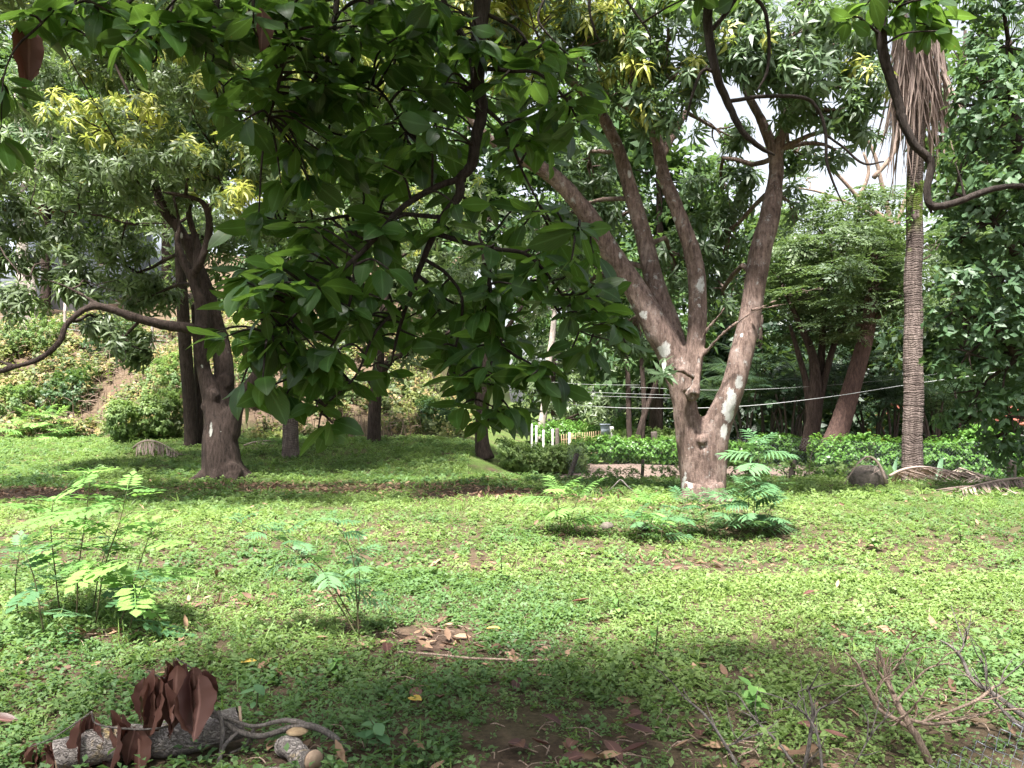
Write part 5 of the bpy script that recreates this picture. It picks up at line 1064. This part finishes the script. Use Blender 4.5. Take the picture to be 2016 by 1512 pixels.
dl = [(325, 1300, 90, .7), (345, 1302, 60, .9), (300, 1325, 110, 1), (315, 1330, 115, 1.05), (330, 1325, 95, .8), (350, 1310, 100, 1), (365, 1305, 100, .95), (375, 1325, 110, .95), (392, 1325, 90, 1.0), (400, 1320, 85, .9), (345, 1345, 100, 1.0), (355, 1350, 95, 1.05), (285, 1335, 80, .85), (310, 1345, 110, 1.0), (180, 1405, 90, .95), (170, 1415, 92, 1.0), (195, 1425, 88, .9), (222, 1400, 95, 1.05), (232, 1420, 85, 1), (205, 1432, 80, .9), (272, 1435, 92, .8), (85, 1465, 85, .9), (65, 1475, 80, .9), (100, 1460, 95, .9), (70, 1462, 100, .8), (335, 1310, 105, .9), (215, 1428, 98, .85), (305, 1318, 88, .9), (382, 1312, 92, .9), (340, 1335, 85, 1.0), (370, 1340, 95, .95), (325, 1345, 100, .85), (160, 1418, 95, .9), (188, 1412, 85, 1.0), (240, 1405, 90, .8), (115, 1470, 90, .85), (50, 1470, 88, .9), (90, 1475, 95, .95), (265, 1430, 85, .7)]
lb = np.array(root.location)
for i, (px, py, dn, sc) in enumerate(dl):
    p = W(px, py, d - .12 + random.uniform(-.06, .06)); a = random.uniform(0, 6.28); e = -math.radians(dn + random.uniform(-10, 10))
    o = ob('dead_leaf', ME['dl'][i % 5], root); o.matrix_parent_inverse = Matrix(); Mx = Matrix(rot(a, max(e, -1.5), random.uniform(-2, 2)).tolist()).to_4x4() @ Matrix.Scale(sc * random.uniform(.85, 1.05), 4); Mx.translation = Vector(p - lb); o.matrix_local = Mx
V, Q, U = tube([W(180, 1402, d - .13), W(140, 1430, d - .15), W(100, 1455, d - .15), W(60, 1470, d - .15)], [.004, .004, .003, .002], 5, 4); ob('twig', make_mesh('twig', V, Q, U, mat=M['twig_grey']), root)
d = 3.6
polybranch('dead_brush', 'tan dry branch forking upward at the bottom right', 'branch',
    [[(1845, 1530, d, 16), (1815, 1470, d, 17), (1780, 1410, d, 16), (1755, 1360, d + .05, 13), (1740, 1310, d + .1, 9), (1727, 1275, d + .1, 5)], [(1800, 1440, d, 12), (1770, 1420, d, 11), (1735, 1400, d, 9), (1710, 1360, d, 7), (1690, 1310, d, 5), (1665, 1285, d, 3)], [(1785, 1415, d, 9), (1830, 1425, d, 9), (1880, 1420, d + .1, 7), (1960, 1400, d + .1, 5), (2020, 1395, d + .1, 4)],
     [(1760, 1365, d, 8), (1735, 1330, d, 6), (1720, 1310, d, 4)], [(1765, 1380, d, 7), (1800, 1340, d + .1, 5), (1830, 1315, d + .1, 4), (1870, 1305, d + .1, 3)], [(1765, 1425, d, 6), (1800, 1390, d - .1, 4), (1825, 1355, d - .1, 3)], [(1815, 1420, d, 6), (1840, 1412, d, 6), (1920, 1380, d + .05, 7), (1960, 1350, d + .1, 6)], [(1745, 1335, d, 5), (1765, 1310, d, 3), (1790, 1270, d, 2)], [(1740, 1400, d, 5), (1725, 1365, d, 4), (1740, 1330, d, 3)]], M['twig'])
polybranch('dead_brush', 'grey crooked dead branch reaching up from the right edge', 'branch',
    [[(2100, 1470, 3.7, 16), (2016, 1410, 3.8, 13), (1955, 1365, 3.9, 12), (1915, 1340, 3.9, 10), (1895, 1300, 3.95, 8), (1875, 1275, 3.95, 6), (1850, 1260, 4, 3)], [(2060, 1450, 3.7, 9), (2000, 1420, 3.7, 8), (1950, 1370, 3.8, 6), (1920, 1330, 3.8, 3)], [(1885, 1290, 3.95, 5), (1898, 1270, 3.95, 4), (1900, 1262, 3.95, 2)], [(1945, 1355, 3.9, 6), (1965, 1350, 3.9, 4), (1985, 1330, 3.9, 3), (2030, 1290, 3.9, 2)], [(2016, 1440, 3.6, 8), (1960, 1380, 3.65, 4), (1930, 1290, 3.7, 2)]], M['twig_grey'])
polybranch('dead_brush', 'upright thin grey twigs left of the tan forked branch', 'branch',
    [[(1580, 1530, 3.5, 10), (1595, 1450, 3.5, 9), (1600, 1400, 3.5, 7), (1590, 1350, 3.5, 4)], [(1595, 1440, 3.5, 8), (1610, 1400, 3.5, 5), (1650, 1380, 3.5, 3)], [(1620, 1530, 3.4, 8), (1610, 1450, 3.45, 6), (1585, 1400, 3.5, 3)], [(1600, 1420, 3.5, 4), (1570, 1390, 3.5, 3), (1585, 1370, 3.5, 2)]], M['twig_grey'])
polybranch('dead_brush', 'long dark twig slanting out of the weeds at bottom right centre', 'branch',
    [[(1460, 1520, 3.5, 10), (1430, 1470, 3.6, 8), (1390, 1410, 3.8, 6), (1350, 1375, 3.9, 4), (1320, 1340, 4, 2)], [(1570, 1520, 3.5, 8), (1530, 1460, 3.6, 6), (1490, 1420, 3.7, 4), (1460, 1380, 3.8, 2)], [(1430, 1470, 3.6, 4), (1480, 1450, 3.6, 3), (1530, 1440, 3.6, 2)], [(1680, 1510, 3.45, 4), (1720, 1440, 3.5, 3), (1760, 1400, 3.5, 2)]], M['twig_grey'])
polybranch('fallen_stick', 'straight pale stick lying across the bare soil patch', 'stick', [[(785, 1283, 5.15, 5), (850, 1288, 5.08, 5), (930, 1296, 5.0, 6), (1040, 1300, 4.95, 5), (1090, 1298, 4.95, 3)]], M['twig'])
polybranch('fallen_stick', 'thin pale straw stick on the grass at the left before the bank', 'stick', [[(38, 893, 22.5, 2.2), (65, 903, 21.5, 2.2), (100, 917, 20, 1.5)]], M['twig'])
polybranch('fallen_stick', 'crooked dark twig lying in the shade left of the forked mango', 'stick', [[(1195, 970, 14.0, 3), (1210, 955, 14.0, 3), (1222, 945, 14.1, 4), (1236, 958, 14, 3), (1250, 970, 14, 2)]], M['twig_grey'])

# fallen leaves that can be told apart
fl = [make_mesh('fallen_leaf', *leaf(.17, 0.085, 5, .1, dr, .9, curl=cu), mat=M['dead']) for dr, cu in ((.5, .2), (-.6, .35), (.9, .1))]
fy = [make_mesh('fallen_leaf', *leaf(.15, .07, 5, .1, .4, .9, curl=.1), mat=M['yellow'])]
spots = [(505, 1315, 1, 'curled yellow leaf on the weeds above the dead leaf spray'), (515, 1328, 0, 'brown leaf beside the curled yellow one'), (1020, 1350, 0, 'reddish brown leaf in the middle of the near lawn'), (760, 1278, 0, 'dark curled leaf at the bare soil edge'), (985, 1250, 1, 'small orange leaf on the weeds above the near lawn'), (1605, 1175, 0, 'reddish leaf on the right of the sunlit lawn'), (830, 1395, 1, 'tiny yellow leaf in the dark near weeds'), (35, 1435, 0, 'brown leaf at the left edge by the dead spray'), (2000, 1215, 0, 'reddish leaf at the right edge'),
         (815, 1368, 0, 'brown leaf in the dark weeds just above the tiny yellow leaf'), (865, 1388, 0, 'brown leaf just right of the tiny yellow leaf'), (1065, 1425, 0, 'upright brown leaf below the reddish brown one'), (1570, 1440, 0, 'tan leaf among the upright grey twigs'), (1670, 1470, 0, 'tan leaf between the grey twigs and the tan forked branch'), (1125, 1195, 0, 'small reddish leaf below the lone upright weed'), (1380, 1465, 0, 'brown leaf left of the long dark twig'), (1265, 1420, 0, 'brown leaf at the upper rim of the leaf littered patch')] + [(x_, y_, 0, None) for x_, y_ in ((1085, 1485), (1030, 1490), (1120, 1490), (1190, 1475), (1220, 1500), (1150, 1505), (1000, 1480), (1290, 1460))]
for px, py, yl, lbt in spots:
    g = G(px, py); o = ob('fallen_leaf', fy[0] if yl else random.choice(fl), None, None, lbt or ('dry yellow leaf fallen on the lawn' if yl else 'large dry brown leaf in the heap at the bottom edge'), 'leaf', 'fallen leaves on the lawn')
    Mx = Matrix(rot(random.uniform(0, 6.28), random.uniform(-.1, .2), random.uniform(-.35, .35)).tolist()).to_4x4() @ Matrix.Scale(random.uniform(.6, .95), 4); Mx.translation = Vector(g + [0, 0, .055]); o.matrix_world = Mx

# ------------------------------------------------------------------ the foreground tree whose branch hangs into view
D = 3.2
b0 = np.array([.9, -2.4, 0.]); b0[2] = float(zg(b0[0], b0[1]))
root = thing('foreground_tree', 'broad leaved tree overhead whose dark branch hangs into the middle of view', 'tree', b0)
FB = []      # (points, radii)
def fb(pts):
    P = np.array([W(p[0], p[1], p[2]) for p in pts]); r = np.array([p[3] * .5 * p[2] / F for p in pts]); FB.append((P, r)); return P
main = fb([(962, -120, D, 36), (955, -50, D, 35), (945, 40, D, 32), (938, 130, D, 29), (948, 215, D, 25), (938, 270, D, 23), (928, 325, D, 22), (906, 352, D, 20), (904, 385, D, 18), (872, 428, D, 16), (850, 470, D, 14), (822, 540, D, 11), (800, 600, D, 9), (780, 670, D, 6), (770, 720, D, 3)])
fb([(906, 352, D, 14), (850, 372, D - .05, 13), (790, 410, D - .1, 12), (745, 462, D - .15, 11), (700, 508, D - .2, 10), (640, 560, D - .25, 8), (590, 610, D - .3, 6), (540, 660, D - .3, 4)])
fb([(870, 428, D, 10), (800, 422, D + .1, 9), (720, 420, D + .2, 8), (640, 432, D + .2, 6), (570, 440, D + .2, 4), (510, 450, D + .2, 3)])
fb([(858, 460, D, 11), (920, 478, D - .05, 10), (975, 490, D - .1, 9), (1030, 498, D - .1, 8), (1065, 525, D - .1, 7), (1095, 565, D - .1, 6), (1130, 610, D - .1, 4), (1170, 640, D - .1, 3)])
fb([(965, 488, D - .1, 8), (963, 560, D - .1, 8), (957, 640, D - .1, 7), (966, 700, D - .1, 6), (978, 770, D - .1, 4), (960, 830, D - .1, 3)])
fb([(929, 170, D, 10), (895, 190, D + .1, 9), (852, 220, D + .15, 8), (800, 222, D + .2, 7), (740, 268, D + .25, 5), (690, 300, D + .3, 3)])
fb([(935, 110, D, 12), (910, 65, D + .05, 10), (880, 15, D + .1, 11), (850, -60, D + .1, 12)])
fb([(735, -80, D + .1, 13), (730, 10, D + .1, 12), (715, 80, D + .1, 10), (690, 125, D + .1, 8), (660, 200, D + .1, 6), (640, 290, D + .1, 4)])
fb([(565, -80, D - .2, 12), (563, 20, D - .2, 11), (560, 85, D - .2, 10), (548, 170, D - .2, 7), (530, 230, D - .2, 4)])
fb([(562, 86, D - .2, 9), (600, 100, D - .1, 9), (640, 115, D, 8), (700, 150, D, 7), (750, 180, D, 6), (800, 260, D, 4)])
fb([(668, -60, D, 13), (660, 30, D, 12), (645, 110, D, 10), (610, 170, D, 7), (570, 230, D, 5)])
fb([(780, -60, D + .2, 9), (785, 40, D + .2, 8), (775, 130, D + .2, 6), (740, 210, D + .2, 4)])
fb([(948, 210, D, 9), (985, 240, D, 8), (1010, 290, D + .05, 7), (1030, 340, D + .1, 5), (1060, 400, D + .1, 4)])
fb([(960, 135, D, 10), (1010, 140, D - .05, 8), (1060, 145, D - .05, 7), (1110, 190, D - .1, 5), (1140, 240, D - .1, 4)])
fb([(940, 20, D, 11), (985, 40, D, 8), (1020, 60, D, 6), (1050, 100, D, 4)])
fb([(800, 600, D, 8), (770, 620, D - .1, 7), (735, 660, D - .2, 6), (700, 740, D - .2, 5), (640, 800, D - .2, 4), (625, 850, D - .2, 3)])
fb([(700, 508, D - .2, 7), (690, 590, D - .2, 6), (665, 660, D - .2, 5), (620, 730, D - .2, 4)])
fb([(835, 510, D, 8), (880, 540, D, 7), (910, 590, D, 6), (900, 670, D, 5), (880, 740, D, 3)])
fb([(1030, 498, D - .1, 6), (1080, 470, D - .1, 5), (1130, 455, D - .15, 4), (1165, 450, D - .15, 3)])
fb([(957, 640, D - .1, 6), (1000, 690, D - .1, 5), (1050, 720, D - .1, 4), (1090, 760, D - .1, 3)])
fb([(1065, 525, D - .1, 6), (1090, 600, D, 5), (1140, 650, D, 4), (1200, 670, D, 3)])
fb([(822, 540, D, 7), (880, 590, D + .2, 6), (940, 610, D + .2, 5), (1010, 610, D + .2, 4)])
fb([(300, -150, 2.9, 14), (285, -50, 2.9, 11), (245, 15, 2.85, 8), (190, 55, 2.8, 5), (150, 80, 2.75, 3)])
fb([(125, -150, 2.7, 12), (112, -40, 2.7, 9), (90, 35, 2.65, 6), (35, 90, 2.6, 4), (8, 150, 2.6, 3), (2, 250, 2.6, 2)])
fb([(430, -150, 3.0, 13), (432, -30, 3.0, 10), (420, 55, 2.95, 7), (405, 120, 3.0, 4), (440, 170, 3.1, 3)])
fb([(360, -150, 2.9, 11), (350, -40, 2.9, 8), (330, 40, 2.85, 5), (310, 90, 2.8, 3)])
fb([(200, -150, 2.75, 11), (190, -50, 2.75, 8), (150, 0, 2.7, 5), (130, 50, 2.7, 3)])
fb([(505, -140, 3.0, 11), (500, -30, 3.0, 9), (495, 40, 3.0, 6), (470, 110, 3.05, 4)])
# dark bare branches on the right
dr1 = fb([(1388, -140, 3.9, 22), (1396, -20, 3.9, 21), (1394, 60, 3.9, 19), (1412, 150, 3.9, 18), (1432, 200, 3.9, 16), (1462, 260, 3.9, 13), (1500, 292, 3.9, 10), (1525, 305, 3.9, 4)])
fb([(1400, 60, 3.9, 10), (1430, 25, 3.9, 9), (1460, -20, 3.9, 8)])
fb([(1480, -10, 3.9, 8), (1505, 20, 3.9, 8), (1514, 80, 3.9, 7), (1510, 140, 3.9, 6), (1490, 180, 3.9, 3)])
fb([(1432, 200, 3.9, 9), (1500, 190, 3.95, 8), (1580, 192, 4, 8), (1610, 215, 4, 7), (1625, 260, 4, 7), (1628, 320, 4, 6), (1645, 370, 4, 4), (1662, 405, 4, 2)])
fb([(1412, 145, 3.9, 8), (1385, 138, 3.9, 7), (1365, 180, 3.9, 6), (1350, 240, 3.9, 3)])
fb([(1625, 265, 4, 5), (1660, 290, 4, 5), (1700, 322, 4, 5), (1740, 318, 4, 3)])
fb([(1070, 0, 3.8, 5), (1060, 40, 3.8, 5), (1090, 80, 3.8, 4), (1120, 110, 3.8, 2)])
fb([(1170, -40, 3.8, 7), (1160, 10, 3.8, 6), (1170, 60, 3.8, 5), (1180, 80, 3.8, 2)])
fb([(1210, -40, 3.8, 7), (1240, 10, 3.8, 6), (1275, 60, 3.8, 4), (1282, 90, 3.8, 2)])
dr2 = fb([(1752, -140, 3.5, 26), (1742, -20, 3.5, 25), (1734, 40, 3.5, 23), (1738, 100, 3.5, 21), (1752, 150, 3.5, 20), (1770, 205, 3.5, 19), (1776, 235, 3.5, 18), (1800, 285, 3.5, 17), (1832, 318, 3.5, 17), (1826, 370, 3.5, 15), (1832, 405, 3.5, 16), (1870, 402, 3.5, 14), (1910, 388, 3.5, 13), (1955, 372, 3.5, 12), (2010, 366, 3.5, 10), (2080, 380, 3.5, 6)])
fb([(1826, 395, 3.5, 8), (1834, 420, 3.5, 5)])
fb([(1900, 392, 3.5, 6), (1890, 350, 3.5, 4), (1880, 320, 3.5, 2)])
# limbs overhead, behind and above the camera, down to the trunk
tp_ = b0 + [0, 0, 2.7]
OH = [(np.array([b0 + [0, 0, -.15], b0 + [.02, 0, .6], b0 + [-.03, .05, 1.7], tp_]), np.array([.30, .23, .20, .19])),
      (np.array([tp_, tp_ + [-.5, 1.3, 1.3], [.0, 1.2, 4.3], [-.1, 2.5, 4.1], main[0]]), np.array([.15, .12, .09, .06, main[0][0] * 0 + .036])),
      (np.array([tp_, tp_ + [.3, 1.2, 1.5], [1.3, 1.6, 4.6], [1.2, 3.1, 4.6], dr1[0]]), np.array([.13, .10, .07, .045, .027])),
      (np.array([[1.3, 1.6, 4.6], [1.8, 2.4, 4.6], [1.9, 3.0, 4.3], dr2[0]]), np.array([.06, .05, .04, .029])),
      (np.array([[.0, 1.2, 4.3], [-.8, 1.8, 4.4], [-1.4, 2.5, 4.2], [-2.2, 3.0, 3.9]]), np.array([.07, .05, .035, .02])),
      (np.array([tp_, [-1.2, -1.5, 4.2], [-3.0, -.5, 5.0], [-4.5, .5, 5.2]]), np.array([.13, .1, .07, .03])),
      (np.array([tp_, [2.5, -1.8, 4.2], [4, -1, 5.0], [5, .5, 5.2]]), np.array([.13, .1, .07, .03])),
      (np.array([tp_, [.8, -3.5, 4.5], [.5, -5, 5.2]]), np.array([.12, .08, .03]))]
for (P, r) in [x for x in FB]:      # stubs rising out of view join the nearest overhead limb
    px, py, _ = proj(P[:1])
    if py[0] < -30 and not (np.allclose(P[0], main[0]) or np.allclose(P[0], dr1[0]) or np.allclose(P[0], dr2[0])):
        A_ = np.concatenate([crm(np.column_stack(o_), 6) for o_ in OH[1:5]]); j = np.argmin(np.linalg.norm(A_[:, :3] - P[0] - [0, 0, .4], axis=1)); q = A_[j, :3]
        OH.append((np.array([q, (q + P[0]) / 2 + [0, 0, .08], P[0]]), np.array([r[0] * 1.3, r[0] * 1.15, r[0]])))
V, Q, U = join([tube(P, r, 12, 5, wob=.1) for P, r in OH[:1]]); ob('trunk', make_mesh('trunk', V, Q, U, mat=M['bark_fore']), root)
for P, r in OH[1:]:
    V, Q, U = tube(P, r, 10, 5, wob=.1); ob('limb', make_mesh('limb', V, Q, U, mat=M['bark_fore']), root)
for P, r in FB:
    V, Q, U = tube(P, r, 8, 6, wob=.18); ob('branch', make_mesh('branch', V, Q, U, mat=M['bark_fore']), root)
ALLB = np.concatenate([crm(np.column_stack(x), 6) for x in FB + OH[1:]])
# clusters of leaves: px, py, rx, ry, depth, depth spread, count
CL = [(120, 30, 110, 50, 2.7, .3, 20), (300, 40, 110, 50, 2.8, .3, 26), (430, 60, 90, 60, 2.9, .3, 26), (220, 90, 60, 25, 2.7, .2, 7), (10, 150, 18, 60, 2.6, .15, 5), (5, 280, 12, 30, 2.6, .1, 3), (520, 60, 70, 70, 3.0, .3, 20), (440, 170, 50, 50, 3.1, .3, 10),
      (620, 60, 90, 70, 3.1, .35, 30), (760, 60, 90, 70, 3.2, .35, 30), (870, 70, 80, 70, 3.2, .35, 24), (560, 180, 90, 60, 3.1, .3, 26), (680, 190, 90, 70, 3.2, .35, 32), (800, 190, 90, 70, 3.2, .35, 30), (890, 180, 50, 70, 3.3, .3, 16), (1010, 110, 60, 60, 3.2, .25, 14), (1080, 130, 50, 50, 3.2, .25, 10), (1020, 210, 70, 60, 3.2, .3, 18), (1120, 230, 50, 50, 3.1, .25, 11),
      (480, 270, 40, 40, 3.0, .2, 6), (600, 290, 80, 55, 3.2, .3, 20), (720, 300, 80, 55, 3.2, .35, 22), (830, 300, 70, 55, 3.2, .35, 20), (980, 310, 70, 50, 3.3, .3, 16), (640, 370, 60, 35, 3.3, .3, 9), (760, 370, 60, 35, 3.3, .3, 10), (870, 330, 40, 40, 3.3, .3, 8), (1060, 330, 40, 40, 3.3, .2, 6),
      (560, 430, 60, 30, 3.3, .3, 10), (500, 470, 40, 30, 3.2, .2, 7), (620, 480, 80, 40, 3.2, .3, 18), (760, 470, 90, 45, 3.2, .3, 20), (920, 440, 70, 40, 3.2, .3, 12), (1040, 450, 70, 35, 3.2, .3, 11), (1140, 470, 45, 25, 3.0, .2, 9), (1000, 530, 80, 40, 3.2, .3, 14), (1120, 540, 60, 45, 3.1, .3, 12),
      (480, 580, 70, 45, 2.85, .2, 20), (560, 570, 70, 55, 2.95, .3, 22), (660, 590, 70, 50, 3.1, .3, 18), (780, 590, 80, 50, 3.2, .3, 18), (900, 580, 80, 45, 3.2, .3, 15), (1020, 620, 90, 45, 3.2, .3, 18), (1140, 620, 70, 45, 3.1, .3, 16), (1200, 680, 40, 30, 3.1, .2, 6), (430, 690, 35, 22, 2.8, .15, 5),
      (530, 680, 70, 50, 2.9, .25, 20), (620, 690, 70, 55, 3.0, .25, 18), (720, 680, 70, 45, 3.2, .3, 11), (830, 670, 70, 40, 3.2, .3, 10), (900, 700, 60, 40, 3.2, .3, 10), (970, 710, 60, 50, 3.1, .25, 13), (1060, 730, 60, 40, 3.1, .2, 10), (1140, 700, 40, 30, 3.1, .2, 5), (510, 780, 40, 25, 2.8, .15, 6), (600, 780, 50, 40, 3.0, .2, 10), (640, 830, 25, 40, 3.0, .15, 6), (690, 770, 30, 25, 3.1, .2, 4), (750, 760, 40, 25, 3.2, .2, 5), (900, 790, 40, 30, 3.1, .2, 6), (960, 800, 50, 45, 3.1, .2, 12), (1010, 810, 30, 30, 3.1, .2, 5), (935, 840, 25, 25, 3.1, .1, 4), (1090, 780, 25, 20, 3.1, .1, 3), (560, 350, 40, 40, 3.2, .2, 5),
      (1350, -5, 60, 22, 3.7, .2, 9), (1440, 5, 40, 25, 3.8, .2, 6), (1700, 40, 40, 40, 3.4, .2, 8), (1790, 40, 60, 40, 3.5, .2, 14), (1850, 20, 50, 30, 3.5, .2, 8), (1860, 60, 30, 25, 3.5, .2, 3)]
LT = [leaf(.17, 0.085, 5, .10, .35, .95, stalk=.02), leaf(.16, 0.089, 5, .14, .7, 1.0, stalk=.02), leaf(.18, 0.082, 5, .08, .15, .9, stalk=.025), leaf(.15, .08, 5, .18, 1.1, .95, stalk=.015), leaf(.165, 0.080, 5, .05, -.3, .95, stalk=.02, twist=.4)]
LP, LA, LI = [], [], []
tw = []
for (px, py, rx, ry, d, ds, n) in CL:
    n = int(round(n * (2.6 if py < 110 else 2.2))); nc = max(1, int(round(n / 5.0)))
    left = n
    for c in range(nc):
        a = random.uniform(0, 6.28); rr = math.sqrt(random.random()); q = W(px + math.cos(a) * rx * rr, py + math.sin(a) * ry * rr - 18, d + random.uniform(-ds, ds))
        dist = np.linalg.norm(ALLB[:, :3] - q, axis=1) + .4 * np.clip(q[2] - ALLB[:, 2], 0, 2); j = np.argmin(dist); s = ALLB[j, :3]
        L = np.linalg.norm(q - s)
        if L > .03:
            mid = (s + q) / 2 + rng.normal(size=3) * .08 * L + [0, 0, .10 * L]
            tw.append(tube([s, mid, q], [min(.006, ALLB[j, 3]), .0045, .0028], 5, 4, cap=False))
        td = nrm(q - s + np.array([0, 0, -.1 * L])) if L > .03 else np.array([0, 0, -1.])
        k = max(3, int(round(n / nc)))
        for i in range(k):
            ph = i * 2.4 + random.uniform(-.4, .4); out = np.array([math.cos(ph), math.sin(ph), 0.])
            ax = nrm(out * random.uniform(.6, 1.1) + td * .5 + np.array([0, 0, .15 - random.uniform(0, 1.0) ** 1.3]))
            NIN = len(LP) + 1; LP.append(q - td * random.uniform(0, .05)); LA.append(ax); LI.append(random.randrange(5))
# the crown above and behind the camera that shades the near ground
for i in range(4600):
    x = random.uniform(-4.6, 4.8); y = random.uniform(-4.0, 3.8); z = random.uniform(3.4, 5.6)
    if vn(np.array([[x, y, z]]), 1.0, 77)[0] < .47: continue
    if x < -1.0 and random.random() < .45: continue
    p = np.array([x, y, z]); u, v_, f_ = proj(p[None])
    if y > .2 and -200 < u[0] < 2216 and v_[0] > -110: continue
    ph = random.uniform(0, 6.28)
    for i2 in range(4):
        a = ph + i2 * 2.1; LP.append(p + rng.normal(size=3) * .05); LA.append(nrm(np.array([math.cos(a), math.sin(a), -random.uniform(.0, .7)]))); LI.append(random.randrange(5))
for i in range(1500):  # extra unseen leaf clusters, added sunward to shade the hanging branch
    p = np.array([random.uniform(-2.7, 1.4), random.uniform(1.0, 3.7), random.uniform(3.4, 4.7)]); u, v_, f_ = proj(p[None])
    if v_[0] > -120: continue
    a = random.uniform(0, 6.28)
    for i2 in range(3): LP.append(p + rng.normal(size=3) * .05); LA.append(nrm(np.array([math.cos(a + i2 * 2.1), math.sin(a + i2 * 2.1), -random.uniform(.0, .5)]))); LI.append(random.randrange(5))
LP = np.array(LP); LA = np.array(LA); LI = np.array(LI); n = len(LP)
LR = frames(LA, rng.normal(size=n) * .55, 'x'); LS = .48 + .5 * rng.random(n)
mid = LP + LA * .08
u, v_, f_ = proj(mid); infr = (np.arange(n) < NIN) & (u > 5) & (u < 2011) & (v_ > 5) & (v_ < 1500) & (f_ > .5)
size = np.where(infr, LS / f_, 0) * (1 + .2 * rng.random(n)); order = np.argsort(-size)
pick = order[:300]; rest = np.ones(n, bool); rest[pick] = False
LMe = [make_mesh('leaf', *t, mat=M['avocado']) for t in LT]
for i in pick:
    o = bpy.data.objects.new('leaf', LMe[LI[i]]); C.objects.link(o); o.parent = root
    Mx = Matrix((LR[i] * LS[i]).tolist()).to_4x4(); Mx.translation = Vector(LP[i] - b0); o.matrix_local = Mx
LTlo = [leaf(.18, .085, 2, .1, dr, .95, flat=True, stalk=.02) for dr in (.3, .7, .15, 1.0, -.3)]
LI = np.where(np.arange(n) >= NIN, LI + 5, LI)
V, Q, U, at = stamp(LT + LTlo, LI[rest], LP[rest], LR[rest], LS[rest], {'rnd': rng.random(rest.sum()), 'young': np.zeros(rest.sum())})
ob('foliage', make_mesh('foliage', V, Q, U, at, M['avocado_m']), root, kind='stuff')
V, Q, U = join(tw); ob('twigs', make_mesh('twigs', V, Q, U, mat=M['bark_fore']), root, kind='stuff')
# two shrivelled leaves hanging at the upper left
for px, py, sc in ((42, 45, .85), (52, 50, .7), (512, 15, .6)):
    o = ob('dead_leaf', ME['dl'][0], root); o.matrix_parent_inverse = Matrix(); p = W(px, py, 2.7); Mx = Matrix(rot(.4, -1.45, 1.0).tolist()).to_4x4() @ Matrix.Scale(sc, 4); Mx.translation = Vector(p - b0); o.matrix_local = Mx
    o['label'] = 'shrivelled dark leaf hanging down'
